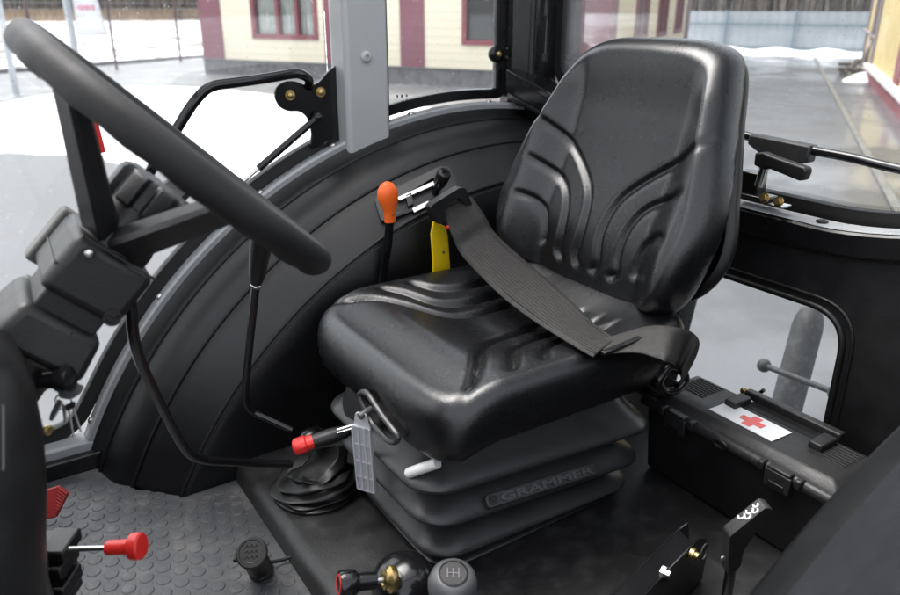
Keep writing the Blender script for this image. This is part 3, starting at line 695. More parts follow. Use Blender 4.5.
# ---- rear window and its hardware
rw = thing('rear_window', 'large tilting rear window of the cab with black rail and hand bar', 'window', (1.38, .9, .6))
ys2 = [.16+i*(1.585-.16)/40 for i in range(41)]
b = MB(); lo = [Vector((1.378, y, ledge(y)+.012)) for y in ys2]; hi = [Vector((1.378, y, 1.66)) for y in ys2]
lo2 = [q+Vector((.005, 0, 0)) for q in lo]; hi2 = [q+Vector((.005, 0, 0)) for q in hi]
b.grid([lo, hi, hi2, lo2], cv=True); b.build('pane', 'rglass', rw, ang=30)
fpth = fillet([Vector((1.374, 1.583, 1.66)), Vector((1.374, 1.583, ledge(1.583)+.018))]+[Vector((1.374, y, ledge(y)+.016)) for y in reversed(ys2[:-2])], .05, 6)
rows = []
for i, q in enumerate(fpth):
    t = (fpth[min(i+1, len(fpth)-1)]-fpth[max(0, i-1)]).normalized(); n_ = Vector((0, -t.z, t.y))
    if n_.z < -.5 or (abs(n_.z) < .5 and n_.y > 0): n_ = -n_
    rows.append([q-n_*.016+Vector((-.010, 0, 0)), q+n_*.012+Vector((-.010, 0, 0)), q+n_*.014, q+n_*.012+Vector((.012, 0, 0)), q-n_*.016+Vector((.012, 0, 0))])
MB().grid(rows, cu=True, cap0=True, cap1=True).build('frame', 'rubber', rw, ang=45)
etched(rw, at(570, 57, x=1.376), (0, -1, 0))
# dotted frit printed along the lower glass edge
b = MB()
for r_ in range(3):
    for i in range(150):
        y = .50+i*.0042+(.0021 if r_ % 2 else 0); z_ = ledge(y)+.031+r_*.0032; s_ = .0016-.0002*r_
        b.add([(1.3765, y-s_, z_), (1.3765, y, z_-s_), (1.3765, y+s_, z_), (1.3765, y, z_+s_)], [(0, 1, 2, 3)])
b.build('frit_dots', 'black', rw)
XB = 1.352
bpts = [at(740, 134, x=XB), at(762, 140, x=XB), at(812, 150.5, x=XB), at(850, 157, x=XB), at(885, 166, x=XB), at(935, 176, x=XB), at(985, 186, x=XB)]
bar = MB().tube(fillet(bpts, .05, 4), .0088, 14).build('hand_bar', 'gloss', rw)
c0, c1 = at(752, 139.5, x=XB), at(813, 154, x=XB)
o_, x_, u_, n_ = axes(c0, c1-c0, (0, 0, 1)); Lg = (c1-c0).length
pl = [o_+x_*a_+u_*h_ for a_, h_ in ((0, .012), (Lg, .016), (Lg, -.016), (Lg*.85, -.024), (Lg*.25, -.022), (0, -.008))]
b = MB(); b.prism([q-n_*.014 for q in pl], n_*.028); b.build('grip_sleeve', 'plastic2', bar, bevel=.004)
wl = thing('window_latch', 'short black latch handle on a chrome pin on the rear ledge', 'latch', (1.30, .87, .585))
lp = at(757, 184, x=1.315)
b = MB(); b.box(lp+Vector((.004, .016, .0)), (.03, .05, .045)); b.box(lp+Vector((.0, .005, -.022)), (.045, .085, .006)); lb = b.build('bracket', 'black', wl, bevel=.003)
q0, q1 = at(759, 186, x=1.305), at(765, 166, x=1.305)
MB().tube([q0, q1], .0095, 14).build('pin', 'steel', wl)
a0, a1 = at(759, 158, x=1.30), at(808, 172, x=1.29)
o_, x_, u_, n_ = axes(a0, a1-a0, (0, 0, 1)); Lg = (a1-a0).length
pl = [o_+x_*(Lg*t)+u_*h_ for t, h_ in ((-.04, .010), (.12, .015), (.32, .012), (.98, .009), (1.03, .003), (1.0, -.015), (.92, -.018), (.3, -.012), (.22, -.017), (-.02, -.014))]
b = MB(); b.prism([q-n_*.010 for q in pl], n_*.020); b.build('handle', 'rubber', wl, bevel=.0045, seg=3)
for px, py in ((765, 198), (779, 202)):
    MB().lathe([(.010, 0), (.010, .003), (.0065, .003), (.0065, .010), (0, .010)], at(px, py, x=1.296), (-1, 0, .3), 12).build('bolt', 'brass', wl)
p = at(779, 205, x=1.31); b = MB(); b.box(p, (.03, .035, .004)); b.build('washer_plate', 'steel', wl, bevel=.001)
# gas strut of the rear window, in the corner
gs = thing('gas_strut', 'slim black gas strut beside the left edge of the rear window', 'gas strut', (1.345, 1.57, .8))
s0_, s1_ = at(546, -60, x=1.335), at(546, 16, x=1.335); s2_ = at(544.5, 56, x=1.335)
sb_ = MB().tube([s0_, s1_], .0105, 12).build('cylinder', 'plastic', gs)
MB().tube([s1_, s2_], .005, 10).build('rod', 'knob', gs)
b = MB(); b.tube([s2_+Vector((0, 0, .008)), s2_-Vector((0, 0, .012))], .012, 12); b.tube([s2_, s2_+Vector((-.02, .05, .01))], .006, 8); b.build('ball_joint', 'plastic', gs)
b = MB(); b.box(at(531, 46, x=1.325), (.02, .05, .010)); b.box(at(531, 57, x=1.325), (.02, .045, .008)); b.build('bracket', 'black', gs, bevel=.002)
# low rear pane
lw = thing('low_rear_window', 'small low pane in the rear wall showing wet ground behind the first aid box', 'window', (1.345, .9, .1))
b = MB(); b.prism([Vector((1.338, cy+(h.y-cy)*1.02, cz+(h.z-cz)*1.02)) for h in hole], (.005, 0, 0)); b.build('pane', 'glass', lw)

# ---- floor mat with round studs
b = MB(); mp_ = [(-.34, .2), (.385, .2), (.385, 1.404), (.262, 1.404), (.172, 1.488), (.150, 1.615), (-.34, 1.615)]
fm = thing('floor_mat', 'grey rubber floor mat covered with round raised studs', 'mat', (.1, 1.0, -.008))
b.prism([(x, y, -.010) for x, y in mp_], (0, 0, .008)); b.build('sheet', 'mat', fm)
b = MB(); px_, row = .0338, 0
ca, sa = math.cos(.32), math.sin(.32)
def inside(x, y, m=.012):
    if x > .362-m or y < .25 or y > 1.61-m or x < -.3: return False
    if y > 1.404-m and x > .262-(y-1.404)*1.05-m: return False
    return True
for i in range(-45, 75):
    for j in range(-45, 75):
        u_ = i*px_+(px_/2 if j % 2 else 0); v_ = j*px_*.866
        x, y = .05+u_*ca-v_*sa, .8+u_*sa+v_*ca
        if not inside(x, y) or y < .55: continue
        r_ = .0128
        b.lathe([(r_, -.003), (r_, .0004), (r_-.0014, .0015), (r_*.55, .0018), (0, .0018)], (x, y, -.002), (0, 0, 1), 16)
b.build('studs', 'mat', fm, ang=30)

b = MB()
for i in range(160):
    x, y = random.uniform(.02, .36), random.uniform(.85, 1.55)
    if inside(x, y): b.ball((x, y, .0002), random.uniform(.0006, .0018), 6, (1.3, 1, .6))
struct(tag(b.build('mat_grit', 'kerb'), 'fine pale grit scattered over the studded floor mat', 'grit'), 'stuff')
# ================================================================== SEAT
seat = thing('driver_seat', 'black vinyl driver seat with grooved cushion on a ribbed suspension bellows', 'seat', (.78, 1.04, .04))
YC = 1.050
def seglen(p, pts):
    best = 9
    for a_, c_ in zip(pts, pts[1:]):
        dx, dy = c_[0]-a_[0], c_[1]-a_[1]; l2 = dx*dx+dy*dy
        t = max(0, min(1, ((p[0]-a_[0])*dx+(p[1]-a_[1])*dy)/l2)); d_ = math.hypot(p[0]-a_[0]-t*dx, p[1]-a_[1]-t*dy)
        if d_ < best: best = d_
    return best
def smooth(a_, b_, x):
    t = max(0, min(1, (x-a_)/(b_-a_))); return t*t*(3-2*t)
def sp2(l): return [(q.x, q.y) for q in spl([(*q, 0) for q in l], 5)]
CG = [sp2(l) for l in ([(.572, .222), (.615, .180), (.665, .122), (.71, .078), (.76, .060), (.84, .058), (.95, .062)],
                       [(.655, .222), (.690, .175), (.725, .128), (.775, .108), (.85, .106), (.95, .11)],
                       [(.725, .215), (.752, .178), (.795, .158), (.86, .156), (.94, .158)])]
def cush_z(x, w):
    aw = abs(w); z = .425
    z -= .030*(1-smooth(.06, .235, aw))*smooth(.60, .76, x)*(1-smooth(.93, 1.03, x)*.8)
    z -= .020*smooth(.63, .53, x)
    z += .014*smooth(.88, 1.02, x)
    # three stepped pads each side with a groove on their inner and front edge
    for k, g in enumerate(CG):
        if .5 < x < 1.0:
            d_ = seglen((x, aw), g); z -= (.0135-.002*k)*math.exp(-(d_/.0085)**2)*smooth(.232, .200, aw)*smooth(.97, .90, x)
    return z
def outline_super(a_, b_, n, k, q):
    c, s_ = math.cos(q), math.sin(q); return (a_*math.copysign(abs(c)**(2/n), c), b_*math.copysign(abs(s_)**(2/n), s_))
NT = 260
def cushion():
    rows = []; A_, B_ = .279, .262
    angs = [2*PI*i/NT for i in range(NT)]
    ol = []
    for q in angs:
        # even spacing on a rounded rectangle
        ol.append(outline_super(A_, B_, 6.5, 0, q))
    # resample by length
    P = [Vector((*o_, 0)) for o_ in ol]; P.append(P[0]); cum = [0]
    for a_, c_ in zip(P, P[1:]): cum.append(cum[-1]+(c_-a_).length)
    ol = []; j = 0
    for i in range(NT):
        t = cum[-1]*i/NT
        while cum[j+1] < t: j += 1
        ol.append(lin(P[j], P[j+1], (t-cum[j])/max(1e-9, cum[j+1]-cum[j])))
    NR = 74
    for i in range(NR+1):
        s_ = .90*(i/NR)**.9+.0001 if i else .0001
        row = []
        for o_ in ol:
            x, w = .785+o_.x*s_, o_.y*s_; row.append(Vector((x, YC+w, cush_z(x, w))))
        rows.append(row)
    for s_, dz in ((.925, -.0025), (.95, -.008), (.972, -.016), (.99, -.028), (1.0, -.044), (1.004, -.060), (1.0, -.076), (.985, -.090), (.96, -.098), (.92, -.102), (.6, -.104)):
        row = []
        for o_ in ol:
            x, w = .785+o_.x*s_, o_.y*s_; sx = .785+o_.x*min(s_, .90); sw_ = o_.y*min(s_, .90)
            zt = cush_z(sx, sw_); fr = smooth(.62, .53, x)
            row.append(Vector((x-.004*fr, YC+w, zt+dz*(1+.12*fr))))
        rows.append(row)
    return MB().grid(rows, cu=True, cap0=True, cap1=True).build('cushion', 'vinyl', seat, ang=70)
cushion()
# backrest
BG = [sp2(l) for l in ([(.205, .728), (.15, .690), (.082, .642), (.040, .598), (.026, .54), (.031, .485), (.024, .464)],
                       [(.222, .660), (.168, .630), (.114, .600), (.088, .56), (.081, .51), (.084, .476), (.074, .464)],
                       [(.215, .580), (.172, .566), (.142, .540), (.133, .505), (.132, .485)])]
YB_ = 1.054
BO = [(0, .402), (.11, .405), (.195, .420), (.248, .472), (.268, .548), (.266, .615), (.247, .690), (.220, .765), (.198, .825), (.170, .868), (.12, .888), (.05, .893)]
BOL = [Vector((w, z, 0)) for w, z in BO]+[Vector((-w, z, 0)) for w, z in reversed(BO[1:])]
bo = spl(BOL, 14, closed=True)
def back_x(w, z):
    aw = abs(w); x = 1.012+.27*(z-.44)
    x -= .022*math.exp(-((z-.53)/.10)**2)
    wing = smooth(.13, .225, aw)*smooth(.90, .80, z)
    x -= .054*wing
    x -= .012*smooth(.76, .86, z)*(1-wing)
    for g in BG:
        d_ = seglen((aw, z), g); x += .0100*math.exp(-(d_/.0074)**2)*smooth(.222, .188, aw)
    return x
def backrest():
    cw, cz_ = 0, .64; rows = []; NR = 84
    for i in range(NR+1):
        s_ = .90*(i/NR)**.9+.0001
        rows.append([Vector((back_x(o_.x*s_, cz_+(o_.y-cz_)*s_), YB_+o_.x*s_, cz_+(o_.y-cz_)*s_)) for o_ in bo])
    for s_, dx in ((.925, .003), (.95, .009), (.972, .018), (.99, .030), (1.0, .046), (1.003, .060), (1.0, .074), (.99, .084), (.97, .088), (.5, .09)):
        row = []
        for o_ in bo:
            s2 = min(s_, .90); x = back_x(o_.x*s2, cz_+(o_.y-cz_)*s2)
            row.append(Vector((x+dx, YB_+o_.x*s_, cz_+(o_.y-cz_)*s_)))
        rows.append(row)
    return MB().grid(rows, cu=True, cap0=True, cap1=True).build('backrest', 'vinyl', seat, ang=70)
brs = backrest()
rows = []
for s_, dx in ((.88, .080), (.92, .086), (.925, .096), (.91, .106), (.85, .114), (.5, .118)):
    row = []
    for o_ in bo:
        s2 = min(s_, .90); x = 1.012+.27*((.64+(o_.y-.64)*s2)-.44)-.03*smooth(.13, .225, abs(o_.x*s2))
        row.append(Vector((x+dx, YB_+o_.x*s_*(1+.09*smooth(.64, .5, o_.y)), .64+(o_.y-.64)*s_)))
    rows.append(row)
MB().grid(rows, cu=True, cap1=True).build('back_shell', 'plastic', seat, ang=70)
b = MB(); b.box((1.10, YC, .33), (.06, .34, .22), Matrix.Rotation(.2, 3, 'Y')); b.build('back_frame', 'black', seat, bevel=.01)
b = MB(); b.box((.80, YC, .312), (.46, .40, .03)); b.build('seat_pan', 'black', seat, bevel=.008)
# ribbed rubber bellows
def rrect(x0_, x1_, y0_, y1_, z, r, n=10, bow=0.):
    pts = []
    for cx_, cy_, a0_ in ((x1_-r, y1_-r, 0), (x0_+r, y1_-r, PI/2), (x0_+r, y0_+r, PI), (x1_-r, y0_+r, 1.5*PI)):
        for i in range(n+1):
            q = a0_+PI/2*i/n; pts.append(Vector((cx_+r*math.cos(q), cy_+r*math.sin(q), z)))
    out = []
    for i in range(len(pts)):
        a_, c_ = pts[i], pts[(i+1) % len(pts)]; k = 14 if i % (n+1) == n else 1; out += [lin(a_, c_, j/k) for j in range(k)]
    return out
def bellow_ring(ins, z):
    t = (z-.04)/.27                                            # 0 at the bottom, 1 under the cushion
    X0, X1 = .540-.054*t, 1.000+.050*t; Y0, Y1 = .872-.032*t, 1.21+.03*t
    ring = rrect(X0+ins, X1-ins, Y0+ins, Y1-ins, z, .062-ins*.3)
    for p in ring: p.z -= .036*max(0, p.x-.52)/.48*min(1, max(0, t)*2.4+.10)      # the folds sink toward the rear
    return ring
prof = []
prof += [(.075, .318), (.062, .300), (.046, .278), (.028, .259)]
for lp in (.231, .157, .079):
    if lp < .2: prof += [(.058, lp+.056), (.056, lp+.048), (.047, lp+.039), (.033, lp+.030)]
    prof += [(.013, lp+.017), (.001, lp+.007), (-.004, lp+.001), (-.003, lp-.006), (.006, lp-.010), (.030, lp-.012), (.056, lp-.016)]
prof += [(.034, .054), (.022, .048), (.012, .045), (.008, .041)]
rings = [bellow_ring(i_, z_) for i_, z_ in prof]
bel = MB().grid(rings, cu=True).build('bellows', 'bellow', seat, ang=50, sub=1)
# moulded maker's plate on the second fold
o_ = at(486, 502.5, y=.859); e_ = at(595, 468.5, y=.851)
ox = o_+Vector((0, 0, 0)); xd = e_-o_; Lb = xd.length
o_, x_, u_, n_ = axes(ox, xd, (0, .68, .73))
pl = fillet_closed([o_+u_*-.0115, o_+x_*Lb+u_*-.0115, o_+x_*Lb+u_*.0115, o_+u_*.0115], .007, 4)
b = MB(); b.prism([q-n_*.010 for q in pl], n_*.0125); pt_ = b.build('maker_plate', 'bellow', bel, bevel=.0012)
text_mesh('GRAMMER', 'lettering', 'knob', pt_, o_+x_*.027-u_*.0066+n_*.003, x_, u_, .0186, .0014, .0005, fit=Lb-.034)  # highlights on the raised letters put into the colour as a paler grey
b = MB(); c_ = o_+x_*.0135+u_*.0005+n_*.0026
b.lathe([(.0082, 0), (.0082, .0016), (.0066, .0016), (.0066, .0006), (.0035, .0006), (.003, .0018), (0, .0018)], c_, n_, 20)
b.build('emblem', 'plastic2', pt_)
# lever plates on the front of the seat
XF = .492
def slot_loop(pts, rr): return [Vector(p) for p in pts]
b = MB(); pl = [at(px, py, x=XF+.012) for px, py in ((341, 402), (349, 378), (356, 380), (372, 404), (381, 420), (377, 428), (360, 424), (344, 416))]
b.prism(fillet_closed(pl, .012, 4), (.012, 0, 0)); b.build('side_plate', 'bellow', seat, bevel=.003)
b = MB(); lp_ = fillet_closed([at(px, py, x=XF) for px, py in ((358, 394), (366, 391), (384, 418), (399, 437), (396, 443), (388, 441), (372, 424))], .014, 4)
b.tube(lp_, .005, 8, closed=True); b.build('lever_guard', 'bellow', seat)
# clear grey paddle
pv = at(361, 413, x=XF-.012); pe = at(360, 489, x=XF-.012)
o_, x_, u_, n_ = axes(pv, (.55, -.83, 0), (pv-pe)); Lp = (pv-pe).length
b = MB(); W = .019
frame_ = fillet_closed([o_+x_*-W*.55+u_*.0, o_+x_*W*.55+u_*.002, o_+x_*W*.98-u_*Lp*.22, o_+x_*W*.92-u_*Lp*.9, o_+x_*W*.5-u_*Lp, o_-x_*W*.6-u_*Lp, o_-x_*W*.95-u_*Lp*.9, o_-x_*W*.98-u_*Lp*.25], .006, 3)
b.prism([q-n_*.002 for q in frame_], n_*.004)
pad = b.build('paddle_lever', 'clear', seat, bevel=.001)
b = MB()
for xx in (-.92, -.32, .32, .92): b.box(o_+x_*W*xx*.96-u_*Lp*.56+n_*.004, (.0026, .006, Lp*.80), Matrix((x_, n_, u_)).transposed())
for yy in (.16, .38, .6, .8, .97): b.box(o_-u_*Lp*yy+n_*.0035, (W*1.75, .004, .0026), Matrix((x_, n_, u_)).transposed())
b.build('ribs', 'clear', pad)
MB().tube([pv+Vector((.02, -.0, .002)), pv+n_*.006+Vector((0, 0, -.004))], .006, 10).build('pivot', 'knob', pad)
# white peg
q0, q1 = at(406, 474, x=.505), at(433, 464.5, x=.53)
d_ = (q1-q0).normalized(); MB().lathe([(0, 0), (.005, .0008), (.0078, .004), (.0088, .008), (.0088, (q1-q0).length+.01)], q0, d_, 18).build('peg', 'white', seat)

# ---- seat belt lying over the cushion
sbt = thing('seat_belt', 'brown grey seat belt lying across the cushion with a black buckle', 'seat belt', (.86, 1.0, .43))
rowsL = [((442, 210), dict(y=1.315)), ((452, 235), dict(y=1.285)), ((463, 258), dict(y=1.25)), ((497, 292), dict(z=.438)), ((537, 323), dict(z=.431)), ((566, 343), dict(z=.430)), ((593, 357), dict(z=.434))]
rowsR = [((471, 197), dict(y=1.315)), ((484, 216), dict(y=1.285)), ((498, 236), dict(y=1.25)), ((543, 277), dict(z=.442)), ((578, 309), dict(z=.433)), ((597, 326), dict(z=.431)), ((617, 341), dict(z=.434))]
LL = spl([at(*p, **k) for p, k in rowsL], 8); RR = spl([at(*p, **k) for p, k in rowsR], 8)
rows = [[lin(a_, c_, j/8)+Vector((0, 0, .003*math.sin(PI*j/8)+.004*math.sin(i*.28)*(j/8-.5))) for j in range(9)] for i, (a_, c_) in enumerate(zip(LL, RR))]
w1 = MB().grid(rows).build('webbing', 'web', sbt, ang=70); so = w1.modifiers.new('solid', 'SOLIDIFY'); so.thickness = .0022
rb_ = MB()
for t_ in [.16+.068*q for q in range(11)]:
    rb_.tube([lin(a_, c_, t_)+Vector((0, 0, .0030+.003*math.sin(PI*t_)+.004*math.sin(i*.28)*(t_-.5))) for i, (a_, c_) in enumerate(zip(LL, RR))], .00045, 5)
rb_.build('weave_ribs', 'web', w1)
# edge ribs of the weave
for side in (.1, .9):
    MB().tube([lin(a_, c_, side)+Vector((0, 0, .0036)) for a_, c_ in zip(LL, RR)], .0012, 6).build('selvedge', 'web', w1)
T_ = [at(px, py, z=z) for px, py, z in ((596, 341, .437), (625, 332, .442), (652, 325.5, .452), (674, 327, .452))]
T_ += [at(690, 331, y=.795), at(699, 340, y=.785), at(698, 352, y=.782), at(692, 366, y=.784)]
B_ = [at(px, py, z=z) for px, py, z in ((606, 353, .437), (636, 352, .442), (655, 357, .449), (668, 362, .446))]
B_ += [at(676, 366, y=.785), at(682, 371, y=.778), at(682, 378, y=.776), at(680, 386, y=.778)]
LL = spl(T_, 6); RR = spl(B_, 6)
rows = [[lin(a_, c_, j/6) for j in range(7)] for a_, c_ in zip(LL, RR)]
w2 = MB().grid(rows).build('webbing', 'web', sbt, ang=70); so = w2.modifiers.new('solid', 'SOLIDIFY'); so.thickness = .0022
c0, c1 = at(603, 353.5, z=.440), at(640, 338, z=.445)
o_, x_, u_, n_ = axes(c0, c1-c0, (.3, .6, .5)); Lc = (c1-c0).length
b = MB(); b.box(lin(c0, c1, .5), (Lc*1.02, .010, .007), Matrix((x_, x_.cross(Vector((0, 0, 1))).normalized(), x_.cross(x_.cross(Vector((0, 0, 1)))).normalized()*-1)).transposed()); b.build('adjuster', 'gloss', sbt, bevel=.002)
bk = [at(px, py, y=1.302) for px, py in ((430, 208), (433, 204), (460, 187.5), (466, 188), (473, 206), (466, 206), (459, 198), (444, 208), (446, 221), (440, 225), (436, 222))]
b = MB(); b.prism(fillet_closed(bk, .006, 3), (0, .022, 0)); bkl = b.build('buckle_tongue', 'plastic', sbt, bevel=.003)
MB().box(at(449, 227, y=1.298), (.012, .008, .008)).build('release_button', 'red', bkl, bevel=.002)
b = MB(); lq = [at(px, py, y=.79) for px, py in ((668, 366), (684, 372), (686, 380), (676, 391), (664, 392), (658, 382))]
b.tube(fillet_closed(lq, .008, 3), .008, 10, closed=True); b.build('anchor_loop', 'black', sbt)
b = MB(); b.box(at(665, 386, y=.81), (.05, .05, .012)); b.build('anchor_bracket', 'black', sbt, bevel=.003)

# ================================================================== STEERING
SC, SN = Vector((.211, .876, .792)), Vector((.6895, -.0747, .7205)).normalized()
SV = (Vector((0, 1, 0))-SN*SN.y).normalized(); SU = SV.cross(SN)
def sp_(a_, b_, c_=0): return SC+SU*a_+SV*b_+SN*c_
swl = thing('steering_wheel', 'black three spoke steering wheel seen edge on', 'steering wheel', SC-SN*.08)
b = MB(); RW = .187
rows = []
for i in range(96):
    q = 2*PI*i/96; rd = SU*math.cos(q)+SV*math.sin(q)
    rows.append([SC+rd*(RW+.0172*math.cos(t)*(1+.03*math.cos(14*q)*(math.cos(t) > .2)))+SN*(.0180*math.sin(t)*(1+(.05*math.cos(18*q) if math.sin(t) < -.4 else 0))) for t in [2*PI*j/20 for j in range(20)]])
b.grid(rows, cu=True, cv=True).build('rim', 'rim', swl, ang=80)
b = MB(); b.lathe([(.0, -.058), (.030, -.060), (.034, -.066), (.037, -.076), (.038, -.095), (.042, -.115), (.042, -.130), (0, -.130)], SC, SN, 32); hub = b.build('hub', 'plastic', swl, ang=40)
b = MB(); rows = []
for h_, k in ((-.078, .97), (-.075, 1.04), (-.046, 1.04), (-.041, .99), (-.039, .88)):
    rows.append([SC+SN*h_+k*(.040+.004*(1 if math.cos(8*q) > -.35 else -1))*(SU*math.cos(q)+SV*math.sin(q)) for q in [2*PI*j/96 for j in range(96)]])
b.grid(rows, cu=True, cap1=True).build('lock_knob', 'column', swl, bevel=.001)
def spoke(pxp, w0, w1, tip_r):
    # from the hub side to the rim, flat bar that rises to the rim plane
    q = pxp; rd = SU*math.cos(q)+SV*math.sin(q); sd = SN.cross(rd)
    rows = []
    for t in [i/10 for i in range(11)]:
        r_ = .034+(RW-.039)*t; h_ = -.112+.104*t
        w = w0+(w1-w0)*t; th = .0165-.005*t
        rows.append([SC+rd*r_+SN*h_+sd*w*a_+SN*th*c_ for a_, c_ in ((-1, -.6), (-.75, -1), (.75, -1), (1, -.6), (1, .6), (.75, 1), (-.75, 1), (-1, .6))])
    return MB().grid(rows, cu=True, cap0=True, cap1=True).build('spoke', 'plastic', swl, ang=40)
SPK = [math.radians(216), math.radians(272), math.radians(65)]
spk = [spoke(q, .019, .015, .17) for q in SPK]
# column: clamp housing, lower cover, flexible foot
stc = thing('steering_column', 'dark plastic steering column with clamp housing below the wheel', 'steering column', SC-SN*.4)
def cbox(a0_, a1_, hu0, hu1, hv0, hv1, name, m, parent, bev, offu=0, offv=0):
    b = MB(); rows = []
    for a_, hu, hv in ((a0_, hu0, hv0), (a1_, hu1, hv1)):
        rows.append([SC-SN*a_+SU*(offu+u*hu)+SV*(offv+v*hv) for u, v in ((-1, -1), (1, -1), (1, 1), (-1, 1))])
    b.grid(rows, cu=True, cap0=True, cap1=True); return b.build(name, m, parent, bevel=bev, seg=3)
ch = cbox(.125, .195, .047, .047, .050, .050, 'clamp_housing', 'column', stc, .011)
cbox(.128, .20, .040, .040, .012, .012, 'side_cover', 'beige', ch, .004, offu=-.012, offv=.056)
sc1 = SC-SN*.150+SU*.0-SV*.0512
MB().lathe([(.0085, -.002), (.0085, .0012), (.0065, .0012), (.0065, -.001), (0, -.001)], sc1+SU*-.028+SN*.012, -SV, 18).build('screw_recess', 'column', ch)
MB().lathe([(.0042, -.002), (.0042, .0005), (.002, .0015), (0, .0015)], sc1+SU*-.028+SN*.012, -SV, 14).build('screw', 'steel', ch)
b = MB(); c_ = SC-SN*.185+SU*.034-SV*.0505; b.lathe([(.010, -.002), (.010, .001), (.007, .001), (.006, -.001), (0, -.001)], c_, -SV, 18); b.build('clip', 'panel', ch)
b = MB(); b.tube([SC-SN*.125+SU*-.044-SV*.0502, SC-SN*.125+SU*.044-SV*.0502], .0016, 6); b.tube([SC-SN*.165+SU*-.0474-SV*.048, SC-SN*.165+SU*-.0474+SV*.048], .0012, 6); b.build('moulding', 'column', ch)
cbox(.19, .225, .036, .036, .038, .038, 'inner_shaft', 'panel', stc, .003)
lc = cbox(.215, .268, .046, .054, .047, .055, 'lower_cover', 'column', stc, .010)
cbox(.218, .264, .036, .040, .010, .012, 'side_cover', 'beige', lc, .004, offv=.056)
cbox(.245, .257, .0035, .0035, .003, .003, 'slot', 'panel', lc, 0, offu=.006, offv=-.0475)
b = MB(); b.tube([SC-SN*.22+SU*.012-SV*.0476, SC-SN*.266+SU*.012-SV*.0505], .0010, 6); b.build('parting_line', 'panel', lc)
b = MB(); b.lathe([(.050, 0), (.046, .02), (.048, .024), (.044, .05), (.046, .054), (.040, .135)], SC-SN*.41, SN, 30); b.build('foot_gaiter', 'rubber', stc)
# dashboard console
dc = thing('dash_console', 'black dashboard console under the steering column at the left edge', 'dashboard', (-.12, .80, 0))
rows = []
for z, hx, hy, ox_ in ((-.0, .10, .13, -.145), (.10, .115, .14, -.140), (.25, .128, .15, -.135), (.36, .130, .155, -.140), (.44, .136, .155, -.135), (.50, .140, .153, -.128), (.55, .143, .150, -.125), (.60, .143, .145, -.125), (.635, .133, .135, -.125), (.662, .110, .118, -.135), (.678, .075, .09, -.145), (.684, .03, .04, -.15)):
    rows.append([Vector((ox_+hx*math.copysign(abs(math.cos(q))**.55, math.cos(q)), .835+hy*math.copysign(abs(math.sin(q))**.55, math.sin(q)), z)) for q in [2*PI*i/48 for i in range(48)]])
b = MB(); b.grid(rows, cu=True, cap0=True, cap1=True); con = b.build('body', 'column', dc, ang=60)
b = MB(); b.tube([at(3.5, 405, t=.645), at(3.5, 470, t=.645)], .0009, 6); b.build('trim_line', 'knob', con)
# ignition lock and keys
ig = thing('ignition_lock', 'black ignition lock barrel on the right side of the console', 'ignition lock', at(52, 381, t=.86))
g0, g1 = at(47, 381, t=.815), at(71, 379, t=.812)
d_ = (g1-g0).normalized(); b = MB(); Lg = (g1-g0).length
b.lathe([(.009, -.008), (.009, Lg*.42), (.0125, Lg*.44), (.0135, Lg*.5), (.0135, Lg*.97), (.0115, Lg)], g0, d_, 20); igb = b.build('barrel', 'gloss', ig)
for px, py in ((42.5, 386), (47, 430)):
    MB().lathe([(.006, 0), (.006, .003), (.004, .005), (0, .005)], at(px, py, t=.865), (.5, -.8, .1), 12).build('nut', 'brass', ig)
kb = thing('key_bunch', 'bunch of keys hanging from the ignition lock', 'keys', at(66, 400, t=.84))
def plate(pts, t, th, name, m, parent, hole=None):
    P = [at(px, py, t=t) for px, py in pts]; n_ = (P[1]-P[0]).cross(P[2]-P[0]).normalized()
    b = MB(); b.prism([p-n_*th/2 for p in fillet_closed(P, .003, 3)], n_*th); return b.build(name, m, parent, bevel=.0006)
plate(((57, 383), (69, 380), (83.5, 386), (80, 394), (71, 399.5), (60, 398)), .825, .005, 'key_head', 'knob', kb)
plate(((51, 368), (58, 352), (65, 350), (67, 358), (64, 371)), .85, .004, 'spare_key_head', 'knob', kb)
for pts, m_ in ((((58, 398), (64, 402), (53, 421), (49.5, 420.5), (50, 415)), 'steel'), (((62, 403), (66, 405), (66.5, 422), (64.5, 423.5)), 'steel')):
    plate(pts, .835, .0025, 'key_blade', m_, kb)
for x0_, y0_, x1_, y1_ in ((68, 404, 73.5, 437), (72, 402, 81, 432)):
    plate(((x0_-2.5, y0_), (x0_+3, y0_-1), (x0_+3.5, y0_+6), (x0_-1.5, y0_+7)), .828, .004, 'key_head', 'plastic', kb)
    plate(((x0_, y0_+6), (x0_+2, y0_+6), (x1_+.8, y1_), (x1_-.8, y1_)), .83, .002, 'key_blade', 'steel', kb)
b = MB(); rc_ = at(63, 399, t=.832); b.tube([rc_+Vector((_r[0], _r[1], 0))*.009*math.cos(q)+Vector((0, 0, .010*math.sin(q)-.004)) for q in [2*PI*i/20 for i in range(20)]], .0009, 6, closed=True); b.build('ring', 'steel', kb)
# red stop knob on a steel rod
sk = thing('stop_knob', 'red plastic pull knob on a thin steel rod', 'pull knob', at(110, 548, t=.95))
r0, r1, r2, r3, r4 = at(60, 549.5, t=.955), at(107, 548, t=.95), at(131, 546.5, t=.947), at(143, 546, t=.945), at(40, 550, t=.957)
MB().tube([r4, r1], .0034, 10).build('rod', 'steel', sk)
d_ = (r3-r1).normalized(); l1, l2 = (r2-r1).length, (r3-r1).length
MB().lathe([(.0085, 0), (.0095, .002), (.0095, l1-.003), (.0115, l1-.001), (.0160, l1+.001), (.0168, l1+.003), (.0168, l2-.003), (.015, l2-.001), (0, l2)], r1, d_, 28).build('knob', 'red', sk)
